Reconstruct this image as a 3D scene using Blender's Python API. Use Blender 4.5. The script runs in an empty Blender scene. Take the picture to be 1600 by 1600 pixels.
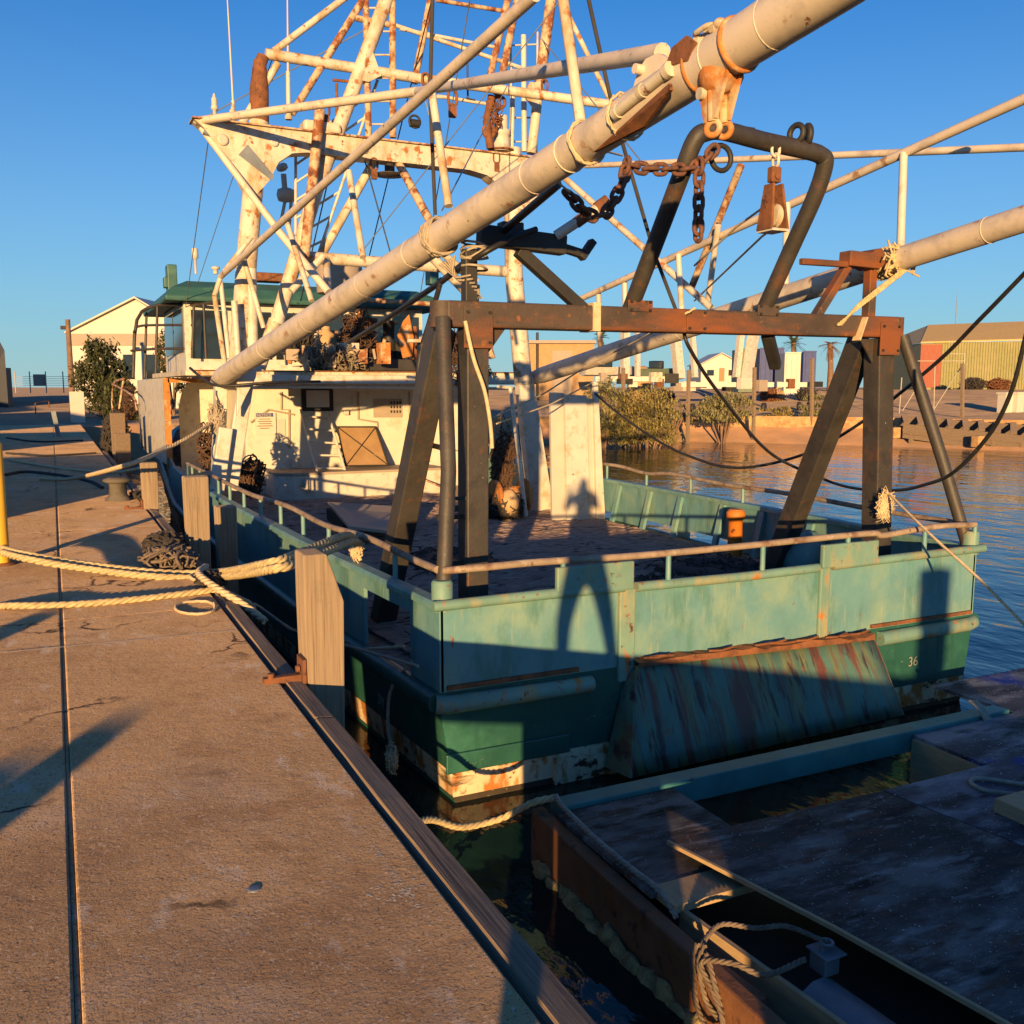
import bpy, bmesh, math, random
from mathutils import Vector, Matrix, noise
R = math.radians
random.seed(7)
SC = bpy.context.scene
COL = SC.collection

# ------------------------------------------------------------------ camera, world, sun, exposure
H = 1.65
F = 1480.0                      # focal length in pixels of the 1600 px photograph
PITCH = math.atan(195 / 1480)
YAW = math.atan2(719, math.hypot(1480, 195))
cam = bpy.data.cameras.new("camera")
cam.sensor_width = 36.0
cam.lens = 36.0 * F / 1600.0
cam.clip_start = 0.02
cam.clip_end = 9000
camo = bpy.data.objects.new("camera", cam)
COL.objects.link(camo)
camo.location = (0, 0, H)
camo.rotation_euler = (math.pi / 2 - PITCH, 0, -YAW)
SC.camera = camo

SUN_EL = R(5.5)
SUN_AZ = R(210.0)               # clockwise from +Y: the sun stands behind the photographer
W = bpy.data.worlds.new("World")
SC.world = W
W.use_nodes = True
nt = W.node_tree
nt.nodes.clear()
sky = nt.nodes.new('ShaderNodeTexSky')
sky.sky_type = 'NISHITA'
sky.sun_disc = False
sky.sun_elevation = SUN_EL
sky.sun_rotation = SUN_AZ
sky.altitude = 0
sky.air_density = 1.0
sky.dust_density = 0.0
sky.ozone_density = 5.0
bg = nt.nodes.new('ShaderNodeBackground')
bg.inputs['Strength'].default_value = 0.138
wo = nt.nodes.new('ShaderNodeOutputWorld')
geo = nt.nodes.new('ShaderNodeTexCoord'); sep = nt.nodes.new('ShaderNodeSeparateXYZ'); nt.links.new(geo.outputs['Generated'], sep.inputs[0])
mr = nt.nodes.new('ShaderNodeMapRange'); mr.inputs['From Min'].default_value = 0.0; mr.inputs['From Max'].default_value = 0.42; mr.inputs['To Min'].default_value = 1.0; mr.inputs['To Max'].default_value = 0.0
nt.links.new(sep.outputs['Z'], mr.inputs['Value'])
pw = nt.nodes.new('ShaderNodeMath'); pw.operation = 'POWER'; pw.inputs[1].default_value = 1.6; nt.links.new(mr.outputs[0], pw.inputs[0])
ml = nt.nodes.new('ShaderNodeMath'); ml.operation = 'MULTIPLY'; ml.inputs[1].default_value = 0.68; nt.links.new(pw.outputs[0], ml.inputs[0])
hz = nt.nodes.new('ShaderNodeMix'); hz.data_type = 'RGBA'; nt.links.new(ml.outputs[0], hz.inputs['Factor'])
ca = [q for q in hz.inputs if q.type == 'RGBA']; tn = nt.nodes.new('ShaderNodeMix'); tn.data_type = 'RGBA'; tn.blend_type = 'MULTIPLY'; tn.inputs['Factor'].default_value = 1.0
tc_ = [q for q in tn.inputs if q.type == 'RGBA']; nt.links.new(sky.outputs[0], tc_[0]); tc_[1].default_value = (.52, .84, .97, 1)
nt.links.new([q for q in tn.outputs if q.type == 'RGBA'][0], ca[0]); ca[1].default_value = (1.75, 2.65, 3.05, 1)
nt.links.new([q for q in hz.outputs if q.type == 'RGBA'][0], bg.inputs[0])
nt.links.new(bg.outputs[0], wo.inputs[0])

sl = bpy.data.lights.new("sun", 'SUN')
sl.energy = 5.0
sl.angle = R(0.5)
sl.color = (1.0, 0.62, 0.25)
so = bpy.data.objects.new("sun", sl)
COL.objects.link(so)
sd = Vector((math.sin(SUN_AZ) * math.cos(SUN_EL), math.cos(SUN_AZ) * math.cos(SUN_EL), math.sin(SUN_EL)))
so.rotation_euler = sd.to_track_quat('Z', 'Y').to_euler()
so.location = (-20, -30, 12)

SC.view_settings.view_transform = 'Standard'
SC.view_settings.look = 'None'
SC.view_settings.exposure = 0.80
SC.view_settings.gamma = 1.0
SC.view_settings.use_curve_mapping = False
SC.cycles.max_bounces = 6
SC.cycles.diffuse_bounces = 3
SC.cycles.glossy_bounces = 3

# ------------------------------------------------------------------ measuring: from photograph pixels to points on known planes
FW = Vector((math.sin(YAW) * math.cos(PITCH), math.cos(YAW) * math.cos(PITCH), -math.sin(PITCH)))
RT = Vector((math.cos(YAW), -math.sin(YAW), 0))
UP = RT.cross(FW)
CAM = Vector((0, 0, H))
def ray(x, y): return FW + RT * ((x - 800) / F) - UP * ((y - 800) / F)
def PZ(x, y, z):
    d = ray(x, y); return CAM + d * ((z - H) / d.z)
def PX(x, y, X):
    d = ray(x, y); return CAM + d * (X / d.x)
def PY(x, y, Y):
    d = ray(x, y); return CAM + d * (Y / d.y)
def PD(x, y, d):
    return CAM + ray(x, y) * d
def V(*a): return Vector(a)

# ------------------------------------------------------------------ mesh builder
def frame(d, up=None):
    d = d.normalized()
    up = Vector(up) if up is not None else Vector((0, 0, 1))
    if abs(d.dot(up)) > 0.98: up = Vector((0, 1, 0)) if abs(d.y) < 0.9 else Vector((1, 0, 0))
    s = d.cross(up).normalized()
    return s, s.cross(d).normalized()

class MB:
    def __init__(self): self.v = []; self.f = []; self.s = []
    def add(self, vs, fs, smooth=False):
        n = len(self.v)
        self.v += [Vector(p) for p in vs]
        for f in fs:
            self.f.append([i + n for i in f]); self.s.append(smooth)
        return self
    def hexa(self, p):          # 8 points: bottom ring 0-3, top ring 4-7
        return self.add(p, [(3, 2, 1, 0), (4, 5, 6, 7), (0, 1, 5, 4), (1, 2, 6, 5), (2, 3, 7, 6), (3, 0, 4, 7)])
    def box(self, c, s, rz=0, rot=None):
        c = Vector(c); m = rot if rot is not None else Matrix.Rotation(rz, 3, 'Z')
        x, y, z = s[0] / 2, s[1] / 2, s[2] / 2
        return self.hexa([c + m @ Vector(p) for p in ((-x, -y, -z), (x, -y, -z), (x, y, -z), (-x, y, -z), (-x, -y, z), (x, -y, z), (x, y, z), (-x, y, z))])
    def beam(self, a, b, w, h, up=None, w2=None, h2=None):
        a = Vector(a); b = Vector(b); s, u = frame(b - a, up)
        w2 = w if w2 is None else w2; h2 = h if h2 is None else h2
        r = []
        for p, ww, hh in ((a, w, h), (b, w2, h2)):
            r += [p - s * ww / 2 - u * hh / 2, p + s * ww / 2 - u * hh / 2, p + s * ww / 2 + u * hh / 2, p - s * ww / 2 + u * hh / 2]
        return self.hexa(r)
    def tube(self, pts, r, n=10, cap=True, closed=False):
        pts = [Vector(p) for p in pts]; m = len(pts)
        rr = r if isinstance(r, (list, tuple)) else [r] * m
        vs = []; fs = []; prev = None
        for i, p in enumerate(pts):
            if closed: d = pts[(i + 1) % m] - pts[i - 1]
            else: d = pts[min(i + 1, m - 1)] - pts[max(i - 1, 0)]
            if d.length < 1e-9: d = Vector((0, 0, 1))
            d.normalize()
            if prev is None: s, u = frame(d)
            else:
                s = prev - d * prev.dot(d)
                if s.length < 1e-6: s, u = frame(d)
                s.normalize(); u = s.cross(d)
            prev = s
            for k in range(n):
                a = 2 * math.pi * k / n
                vs.append(p + (s * math.cos(a) + u * math.sin(a)) * rr[i])
        rings = m if closed else m - 1
        for i in range(rings):
            j = (i + 1) % m
            for k in range(n):
                l = (k + 1) % n
                fs.append((i * n + k, i * n + l, j * n + l, j * n + k))
        self.add(vs, fs, True)
        if cap and not closed:
            self.add(vs[:n], [tuple(range(n - 1, -1, -1))] if False else [tuple(range(n))])
            self.add(vs[-n:], [tuple(range(n - 1, -1, -1))])
        return self
    def cyl(self, a, b, r, n=12, r2=None):
        return self.tube([a, b], [r, r if r2 is None else r2], n)
    def rope(self, pts, r, pitch=None, strands=3, sub=None, n=5):
        pts = resample(pts, sub or max(r * 0.9, 0.012)); pitch = pitch or r * 7
        L = 0; paths = [[] for _ in range(strands)]; prev = None
        for i, p in enumerate(pts):
            if i: L += (p - pts[i - 1]).length
            d = (pts[min(i + 1, len(pts) - 1)] - pts[max(i - 1, 0)]).normalized()
            if prev is None: s, u = frame(d)
            else:
                s = prev - d * prev.dot(d)
                if s.length < 1e-6: s, u = frame(d)
                s.normalize(); u = s.cross(d)
            prev = s
            for k in range(strands):
                a = 2 * math.pi * (L / pitch + k / strands)
                paths[k].append(p + (s * math.cos(a) + u * math.sin(a)) * r * 0.5)
        for q in paths: self.tube(q, r * 0.58, n)
        return self
    def torus(self, c, axis, Rr, r, n=20, m=8):
        s, u = frame(Vector(axis)); c = Vector(c)
        return self.tube([c + (s * math.cos(2 * math.pi * i / n) + u * math.sin(2 * math.pi * i / n)) * Rr for i in range(n)], r, m, closed=True)
    def link(self, c, along, side, L, Wd, r, m=7):
        c = Vector(c); a = Vector(along).normalized(); s = Vector(side); s = (s - a * s.dot(a)).normalized()
        h = (L - Wd) / 2; pts = []
        for i in range(7):
            t = -math.pi / 2 + math.pi * i / 6; pts.append(c + a * (h + math.cos(t) * Wd / 2) + s * math.sin(t) * Wd / 2)
        for i in range(7):
            t = math.pi / 2 + math.pi * i / 6; pts.append(c + a * (-h + math.cos(t) * Wd / 2) + s * math.sin(t) * Wd / 2)
        return self.tube(pts, r, m, closed=True)
    def prism(self, poly, off):
        n = len(poly); off = Vector(off); p = [Vector(q) for q in poly]
        fs = [tuple(range(n - 1, -1, -1)), tuple(range(n, 2 * n))] + [(i, (i + 1) % n, n + (i + 1) % n, n + i) for i in range(n)]
        return self.add(p + [q + off for q in p], fs)
    def lathe(self, c, prof, axis=(0, 0, 1), n=18):
        c = Vector(c); a = Vector(axis).normalized(); s, u = frame(a); vs = []; fs = []
        for r, z in prof:
            for k in range(n):
                t = 2 * math.pi * k / n; vs.append(c + a * z + (s * math.cos(t) + u * math.sin(t)) * max(r, 1e-4))
        for i in range(len(prof) - 1):
            for k in range(n):
                l = (k + 1) % n; fs.append((i * n + k, i * n + l, (i + 1) * n + l, (i + 1) * n + k))
        self.add(vs, fs, True)
        self.add(vs[:n], [tuple(range(n))]); self.add(vs[-n:], [tuple(range(n - 1, -1, -1))])
        return self
    def blob(self, c, s, seed=0, amp=0.25, sc=1.5, nu=14, nv=9):
        c = Vector(c); vs = []; fs = []
        for j in range(nv + 1):
            ph = math.pi * j / nv
            for i in range(nu):
                th = 2 * math.pi * i / nu
                d = Vector((math.sin(ph) * math.cos(th), math.sin(ph) * math.sin(th), math.cos(ph)))
                k = 1 + amp * noise.noise(d * sc + Vector((seed, seed * 1.7, 0)))
                vs.append(c + Vector((d.x * s[0], d.y * s[1], d.z * s[2])) * k)
        for j in range(nv):
            for i in range(nu):
                l = (i + 1) % nu; fs.append((j * nu + i, j * nu + l, (j + 1) * nu + l, (j + 1) * nu + i))
        return self.add(vs, fs, True)
    def build(self, name, mat, parent=None, label=None, cat=None, group=None, kind=None, bevel=0.0, origin=None, fix=True):
        me = bpy.data.meshes.new(name)
        if origin is None:
            if parent is not None: origin = parent['_w']
            else:
                xs = [p.x for p in self.v]; ys = [p.y for p in self.v]; zs = [p.z for p in self.v]
                origin = ((min(xs) + max(xs)) / 2, (min(ys) + max(ys)) / 2, min(zs))
        o0 = Vector(origin)
        me.from_pydata([p - o0 for p in self.v], [], self.f)
        me.polygons.foreach_set('use_smooth', self.s)
        if fix:
            bm = bmesh.new(); bm.from_mesh(me)
            bmesh.ops.remove_doubles(bm, verts=bm.verts, dist=1e-5) if len(bm.verts) < 60000 and not any(self.s) else None
            bmesh.ops.recalc_face_normals(bm, faces=bm.faces); bm.to_mesh(me); bm.free()
        me.materials.append(mat)
        o = bpy.data.objects.new(name, me); COL.objects.link(o)
        o['_w'] = tuple(o0)
        if parent is not None:
            o.parent = parent; o.location = o0 - Vector(parent['_w'])
        else: o.location = o0
        if bevel:
            b = o.modifiers.new('bevel', 'BEVEL'); b.width = bevel; b.segments = 2; b.limit_method = 'ANGLE'; b.angle_limit = R(50)
        tag(o, label, cat, group, kind)
        return o

def build_split(mb, name, mat, parent, bevel=0.0):
    n = len(mb.v); par = list(range(n))
    def find(i):
        while par[i] != i: par[i] = par[par[i]]; i = par[i]
        return i
    key = {}
    for i, p in enumerate(mb.v):
        k = (round(p.x, 4), round(p.y, 4), round(p.z, 4))
        if k in key: par[find(i)] = find(key[k])
        else: key[k] = i
    for f in mb.f:
        for i in f[1:]: par[find(i)] = find(f[0])
    out = {}
    for f, sm in zip(mb.f, mb.s): out.setdefault(find(f[0]), []).append((f, sm))
    obs = []
    for fl in out.values():
        q = MB(); mp_ = {}
        for f, sm in fl:
            g = []
            for i in f:
                if i not in mp_: mp_[i] = len(q.v); q.v.append(mb.v[i])
                g.append(mp_[i])
            q.f.append(g); q.s.append(sm)
        obs.append(q.build(name, mat, parent, bevel=bevel))
    return obs

def tag(o, label=None, cat=None, group=None, kind=None):
    if label: o['label'] = label
    if cat: o['category'] = cat
    if group: o['group'] = group
    if kind: o['kind'] = kind
def empty(name, loc, label, cat, group=None):
    o = bpy.data.objects.new(name, None); COL.objects.link(o); o.location = loc; o['_w'] = tuple(loc)
    o.empty_display_size = 0.2; tag(o, label, cat, group); return o
def copy_thing(o, delta, label=None):
    c = o.copy(); COL.objects.link(c); c.location = o.location + Vector(delta)
    if label: c['label'] = label
    for ch in list(o.children):
        d = ch.copy(); COL.objects.link(d); d.parent = c
        for g in list(ch.children):
            e = g.copy(); COL.objects.link(e); e.parent = d
    return c
def resample(pts, step):
    pts = [Vector(p) for p in pts]; out = [pts[0]]; acc = 0.0
    for a, b in zip(pts, pts[1:]):
        L = (b - a).length; t = step - acc
        while t < L:
            out.append(a.lerp(b, t / L)); t += step
        acc = L - (t - step)
    if (out[-1] - pts[-1]).length > 1e-4: out.append(pts[-1])
    return out
def smooth_path(pts, k=8):       # Catmull-Rom
    p = [Vector(q) for q in pts]; p = [p[0] * 2 - p[1]] + p + [p[-1] * 2 - p[-2]]; out = []
    for i in range(1, len(p) - 2):
        for j in range(k):
            t = j / k; a, b, c, d = p[i - 1], p[i], p[i + 1], p[i + 2]
            out.append(0.5 * ((2 * b) + (c - a) * t + (2 * a - 5 * b + 4 * c - d) * t * t + (3 * b - a - 3 * c + d) * t ** 3))
    return out + [p[-2]]
def sag(a, b, s, n=24):
    a = Vector(a); b = Vector(b)
    return [a.lerp(b, i / n) - Vector((0, 0, s * 4 * (i / n) * (1 - i / n))) for i in range(n + 1)]
def tangle(mb, c, s, count, r, seg=26, step=0.085, n=4, rnd=random):
    c = Vector(c); r = r * .62; count = int(count * 1.25)
    for _ in range(count):
        p = Vector((rnd.gauss(0, .45), rnd.gauss(0, .45), rnd.gauss(-.12, .45))); d = Vector((rnd.gauss(0, 1), rnd.gauss(0, 1), rnd.gauss(0, .5))).normalized(); pts = []
        cu = Vector((rnd.gauss(0, .22), rnd.gauss(0, .22), rnd.gauss(0, .12)))
        for k in range(int(seg * rnd.uniform(.6, 1.4))):
            pts.append(c + Vector((p.x * s[0], p.y * s[1], p.z * s[2])))
            d = (d + cu.cross(d) * 1.4 + Vector((rnd.gauss(0, .12), rnd.gauss(0, .12), rnd.gauss(-.05, .10)))).normalized()
            q = p + Vector((d.x * step / s[0], d.y * step / s[1], d.z * step / s[2]))
            if q.length > 1.0 + .3 * rnd.random(): d = (d * .6 - p * .8).normalized(); q = p + Vector((d.x * step / s[0], d.y * step / s[1], d.z * step / s[2])) * .6
            if q.z < -1: q.z = -1
            p = q
        mb.tube(pts, r * rnd.uniform(.6, 1.3), n)
    return mb
def wrap(mb, c, axis, Rr, turns, width, r, jitter=0.25, n=5):
    s, u = frame(Vector(axis)); a = Vector(axis).normalized(); c = Vector(c)
    for k in range(turns):
        o1 = random.uniform(-width, width); o2 = random.uniform(-width, width); ph = random.uniform(0, 6.28); pts = []
        for i in range(20):
            t = 2 * math.pi * i / 20
            off = o1 + (o2 - o1) * 0.5 * (1 + math.sin(t + ph))
            rad = Rr + r * random.uniform(0.3, 1 + jitter * 6)
            pts.append(c + a * off + (s * math.cos(t) + u * math.sin(t)) * rad)
        mb.tube(pts, r, n, closed=True)
    return mb

# ------------------------------------------------------------------ materials
def M(name, base, rough=0.65, metal=0.0, var=0.25, vscale=3.0, layers=(), bump=0.25, bscale=25.0, bdist=0.01, stretch=(1, 1, 1), drough=0.0, spec=0.5, bdetail=6, bump2=None):
    m = bpy.data.materials.new(name); m.use_nodes = True; t = m.node_tree; N = t.nodes; L = t.links
    p = N['Principled BSDF']
    p.inputs['Roughness'].default_value = rough; p.inputs['Metallic'].default_value = metal
    p.inputs['Specular IOR Level'].default_value = spec
    if 'Diffuse Roughness' in p.inputs: p.inputs['Diffuse Roughness'].default_value = drough
    tc = N.new('ShaderNodeTexCoord')
    def nz(scale, detail=5, st=None, rg=0.6, off=0.0):
        mp = N.new('ShaderNodeMapping'); st = st or (1, 1, 1)
        mp.inputs['Scale'].default_value = st; mp.inputs['Location'].default_value = (off, off * 1.3, off * .7)
        L.new(tc.outputs['Object'], mp.inputs['Vector'])
        n = N.new('ShaderNodeTexNoise'); n.inputs['Scale'].default_value = scale; n.inputs['Detail'].default_value = detail; n.inputs['Roughness'].default_value = rg
        L.new(mp.outputs[0], n.inputs['Vector']); return n.outputs['Fac']
    def mixc(fac, a, b):
        x = N.new('ShaderNodeMix'); x.data_type = 'RGBA'
        L.new(fac, x.inputs['Factor'])
        for q, s in ((a, 'A'), (b, 'B')):
            k = [i for i in x.inputs if i.name == s and i.type == 'RGBA'][0]
            if isinstance(q, tuple): k.default_value = (*q, 1)
            else: L.new(q, k)
        return [o for o in x.outputs if o.type == 'RGBA'][0]
    def rng(fac, lo, hi):
        r = N.new('ShaderNodeMapRange'); r.inputs['From Min'].default_value = lo; r.inputs['From Max'].default_value = hi
        L.new(fac, r.inputs['Value']); return r.outputs[0]
    dk = tuple(c * (1 - var) for c in base); lt = tuple(min(1, c * (1 + var)) for c in base)
    col = mixc(rng(nz(vscale, 6, stretch), .3, .7), dk, lt)
    rgh = None
    for i, ly in enumerate(layers):
        c, sc, lo, hi = ly[:4]; st = ly[4] if len(ly) > 4 and ly[4] else (1, 1, 1); rg = ly[5] if len(ly) > 5 else .62
        f = rng(nz(sc, 8, st, rg, 3.1 * (i + 1)), lo, hi)
        col = mixc(f, col, c)
    L.new(col, p.inputs['Base Color'])
    if bump:
        b = N.new('ShaderNodeBump'); b.inputs['Strength'].default_value = bump; b.inputs['Distance'].default_value = bdist
        L.new(nz(bscale, bdetail, stretch, .65), b.inputs['Height'])
        last = b
        if bump2:
            b2 = N.new('ShaderNodeBump'); b2.inputs['Strength'].default_value = bump2[0]; b2.inputs['Distance'].default_value = bump2[2]
            L.new(nz(bump2[1], 4, bump2[3] if len(bump2) > 3 else (1, 1, 1), .6, 9.0), b2.inputs['Height']); L.new(b.outputs[0], b2.inputs['Normal']); last = b2
        L.new(last.outputs[0], p.inputs['Normal'])
    return m
RUST = (0.22, 0.065, 0.018); RUSTD = (0.075, 0.026, 0.012); RUSTO = (0.42, 0.15, 0.03)
WHITE = (0.56, 0.52, 0.45)
m_white = M('white_paint', WHITE, .5, var=.1, layers=[((.45, .36, .25), 5, .52, .66), (RUST, 9, .66, .72), (RUSTD, 14, .70, .74)], bump=.15, bscale=40)
m_boom = M('boom_paint', (.64, .54, .43), .5, var=.07, layers=[((.40, .34, .29), 3, .5, .7), ((.34, .19, .09), 5, .61, .69), (RUST, 8, .66, .70), (RUSTD, 12, .67, .70), ((.46, .42, .37), 30, .6, .7)], bump=.1, bscale=60)
m_mast = M('mast_paint', (.58, .52, .42), .55, var=.12, layers=[((.42, .28, .14), 4, .48, .66, (1, 1, .5)), ((.34, .13, .035), 6, .57, .65), (RUST, 9, .62, .69), (RUSTD, 13, .66, .72)], bump=.2, bscale=40)
m_rustpipe = M('rusted_paint', (.52, .38, .24), .7, var=.2, layers=[(RUST, 5, .45, .58), (RUSTD, 9, .58, .66)], bump=.3, bscale=50)
m_rust = M('rust', (.17, .065, .028), .85, var=.35, vscale=9, layers=[((.28, .10, .03), 6, .5, .7), ((.05, .025, .018), 14, .58, .68)], bump=.5, bscale=60)
m_rusto = M('orange_rust', (.46, .17, .04), .8, var=.3, vscale=7, layers=[((.55, .40, .24), 4, .55, .65), (RUSTD, 10, .6, .68)], bump=.35, bscale=45)
m_chain = M('chain_rust', (.12, .055, .038), .8, var=.35, vscale=20, layers=[((.22, .08, .04), 15, .5, .7)], bump=.5, bscale=90)
m_gantry = M('black_gantry_paint', (.044, .038, .033), .55, var=.3, layers=[((.11, .048, .026), 2.2, .58, .72), ((.085, .042, .025), 10, .58, .68), ((.030, .027, .025), 4, .55, .66), ((.32, .25, .17), 26, .695, .73)], bump=.3, bscale=40, bump2=(.5, 4, .02))
m_beam = M('gantry_beam_rust', (.066, .045, .034), .65, var=.3, layers=[((.20, .062, .018), 1.1, .46, .60, (.55, 1, 2)), ((.28, .10, .025), 9, .6, .72), ((.04, .03, .026), 7, .62, .70)], bump=.4, bscale=40)
m_teal = M('teal_paint', (.12, .26, .275), .5, var=.12, vscale=1.5, layers=[((.20, .31, .25), 2.2, .45, .66), ((.085, .20, .18), 4, .52, .66, (1, 1, .35)), ((.27, .33, .24), 9, .60, .72, (2.5, 2.5, .2)), ((.36, .28, .12), 5, .66, .74, (2.2, 2.2, .25)), (RUST, 8, .68, .72, (1.6, 1.6, .5)), ((.07, .10, .08), 30, .71, .74)], bump=.18, bscale=30, bump2=(.5, 2.6, .03))
m_tealr = M('teal_paint_rusting', (.15, .27, .225), .6, var=.15, vscale=2, layers=[((.33, .28, .14), 2.2, .52, .68, (1.6, 1.6, .5)), (RUSTO, 5, .60, .68, (1.3, 1.3, .8)), (RUST, 13, .6, .68), (RUSTD, 9, .64, .69)], bump=.25, bscale=30)
m_hull = M('hull_green', (.019, .085, .066), .4, var=.25, vscale=1.4, layers=[((.04, .15, .11), 1.6, .5, .7), ((.018, .07, .058), 4, .55, .7, (2.5, 2.5, .25)), ((.22, .25, .17), 12, .68, .74, (.6, .6, 2)), (RUST, 6, .65, .71, (1.4, 1.4, .5)), ((.10, .12, .10), 26, .69, .73)], bump=.2, bscale=18, bump2=(.5, 2.2, .03))
m_ramp = M('ramp_plate', (.068, .150, .122), .5, var=.3, vscale=2, layers=[((.13, .16, .075), 3.0, .46, .58, (2.6, .6, .2)), ((.13, .05, .03), 3.2, .50, .60, (2.8, .6, .16)), ((.045, .026, .02), 6, .56, .64, (2.2, .6, .2)), ((.22, .07, .02), 9, .62, .70, (1.2, .5, .4)), ((.4, .42, .38), 14, .73, .76)], bump=.25, bscale=20)
m_boot = M('boot_stripe', (.66, .52, .33), .6, var=.15, layers=[(RUSTO, 5, .48, .58, (1.5, 1.5, .6)), (RUSTD, 6, .56, .62, (1, 1, 1.6)), ((.10, .06, .03), 3, .58, .66, (.5, .5, 3))], bump=.4, bscale=30)
m_foul = M('fouled_waterline', (.05, .035, .02), .8, var=.4, layers=[((.28, .2, .09), 9, .58, .68)], bump=.6, bscale=30)
m_deck = M('rotten_deck_netting', (.42, .28, .215), .95, var=.4, vscale=6, drough=1.0, layers=[((.58, .45, .37), 14, .5, .66, (.45, 2.2, 1)), ((.04, .024, .02), 9, .55, .65, (.4, 2, 1))], bump=1.0, bscale=26, bdist=.05, stretch=(.5, 2, 1))
m_net = M('dark_net_twine', (.05, .04, .034), .9, var=.4, bump=0)
m_rustwire = M('rusty_wire', (.085, .045, .028), .85, var=.4, vscale=8, bump=0)
m_netgreen = M('faded_twine', (.20, .16, .11), .9, var=.3, bump=0)
m_conc = M('concrete_quay', (.61, .39, .20), .95, var=.16, vscale=.9, drough=1.0, spec=.2, layers=[((.62, .44, .29), 1.7, .52, .70), ((.47, .28, .135), 3.1, .53, .68), ((.39, .235, .125), .8, .55, .72), ((.27, .175, .115), 1.5, .64, .76), ((.68, .55, .43), 5, .60, .70, (1, .45, 1)), ((.74, .62, .50), 1.3, .66, .74, (1.6, .5, 1)), ((.72, .58, .46), 70, .58, .66), ((.20, .11, .065), 85, .57, .65), ((.16, .09, .06), 14, .70, .74)], bump=1.0, bscale=95, bdist=.012, bump2=(1.0, 16, .016))
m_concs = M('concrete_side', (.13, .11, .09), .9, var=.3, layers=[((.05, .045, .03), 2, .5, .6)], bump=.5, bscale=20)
m_timber = M('weathered_timber', (.29, .213, .142), .85, var=.22, vscale=5, stretch=(9, 9, .35), bump2=(.5, 6, .015, (2, 2, .4)), drough=.6, layers=[((.2, .14, .09), 4, .54, .66, (14, 14, .3)), ((.07, .048, .03), 2.6, .645, .67, (22, 22, .22)), ((.18, .14, .10), 1.6, .58, .72), ((.42, .31, .2), 6, .6, .7, (10, 10, .25))], bump=.5, bscale=9, bdist=.012)
m_timbery = M('grey_kerb_timber', (.21, .15, .105), .9, var=.35, vscale=5, stretch=(10, .3, 10), drough=.7, layers=[((.09, .066, .05), 5, .52, .62, (14, .25, 14)), ((.32, .235, .165), 5, .6, .7, (12, .3, 12))], bump=.7, bscale=8, bdist=.015)
m_rope = M('yellow_rope', (.52, .40, .21), .85, var=.25, vscale=25, layers=[((.3, .22, .12), 30, .55, .7)], bump=.5, bscale=150, bdist=.004)
m_ropeg = M('grey_rope', (.36, .30, .23), .9, var=.25, vscale=20, bump=.4, bscale=140, bdist=.004)
m_ropeb = M('brown_rope', (.17, .125, .09), .9, var=.35, vscale=18, bump=.3, bscale=140, bdist=.004)
m_ropew = M('pale_rope', (.58, .45, .28), .85, var=.2, vscale=18, bump=.3, bscale=120, bdist=.004)
m_ropedk = M('dark_rope', (.045, .04, .04), .9, var=.4, bump=0)
m_hose = M('black_hose', (.022, .020, .018), .5, var=.4, layers=[((.09, .07, .05), 6, .6, .7)], bump=.1)
m_yellow = M('yellow_post_paint', (.72, .40, .03), .5, var=.1, layers=[((.3, .13, .03), 8, .68, .72)], bump=.1)
m_wood = M('pale_board', (.44, .30, .16), .75, var=.15, vscale=6, stretch=(6, 1, 6), bump=.3, bscale=20)
m_ply = M('black_formply', (.050, .040, .038), .8, var=.5, vscale=1.5, spec=.2, layers=[((.17, .155, .145), 2.2, .46, .62, (.6, 1.5, 1)), ((.095, .05, .035), 3.2, .52, .64, (.7, 2, 1)), ((.26, .245, .235), 5, .56, .70, (.4, 1.6, 1)), ((.018, .015, .015), 4.2, .57, .66, (.4, 1.4, 1)), ((.60, .59, .57), 60, .645, .675)], bump=.2, bscale=30)
m_plyb = M('blue_stained_ply', (.055, .052, .065), .7, var=.5, vscale=1.5, spec=.25, layers=[((.24, .24, .27), 1.9, .46, .62, (.6, 1.4, 1)), ((.015, .03, .28), 1.1, .54, .62), ((.02, .02, .024), 4, .54, .66, (.6, 1.6, 1)), ((.6, .6, .6), 42, .64, .67)], bump=.2, bscale=30)
m_bluebeam = M('blue_green_beam', (.045, .18, .185), .5, var=.25, layers=[((.09, .20, .17), 4, .56, .7), (RUSTD, 7, .66, .71), ((.3, .33, .28), 16, .71, .75)], bump=.2, bscale=30)
m_brownst = M('brown_float_steel', (.20, .085, .04), .7, var=.3, layers=[(RUST, 3, .5, .65), ((.05, .03, .02), 6, .57, .66)], bump=.4, bscale=30)
m_weed = M('weed_growth', (.42, .32, .14), .9, var=.5, vscale=12, layers=[((.34, .27, .12), 16, .55, .66)], bump=1, bscale=40, bdist=.03)
m_silt = M('submerged_silt', (.16, .15, .09), .8, var=.35, vscale=3, layers=[((.04, .045, .03), 4, .5, .62)], bump=.3)
m_steel = M('grey_galvanised', (.20, .22, .24), .45, var=.25, metal=.3, bump=.15)
m_green = M('wheelhouse_green', (.032, .105, .092), .5, var=.15, layers=[((.06, .15, .12), 3, .55, .7)], bump=.1)
m_glass = M('dark_glass', (.018, .025, .032), .06, var=.2, bump=0, spec=.7)
m_dark = M('dark_interior', (.025, .022, .020), .8, var=.4, bump=.2)
m_black = M('black_steel', (.028, .025, .023), .6, var=.4, bump=.3)
m_brown = M('brown_ply', (.33, .20, .095), .75, var=.15, vscale=4, bump=.15)
m_panel = M('grey_white_panel', (.52, .47, .40), .5, var=.06, bump=.05)
m_orange = M('orange_paint', (.55, .17, .02), .6, var=.2, layers=[(RUSTD, 8, .62, .7)], bump=.2)
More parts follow.
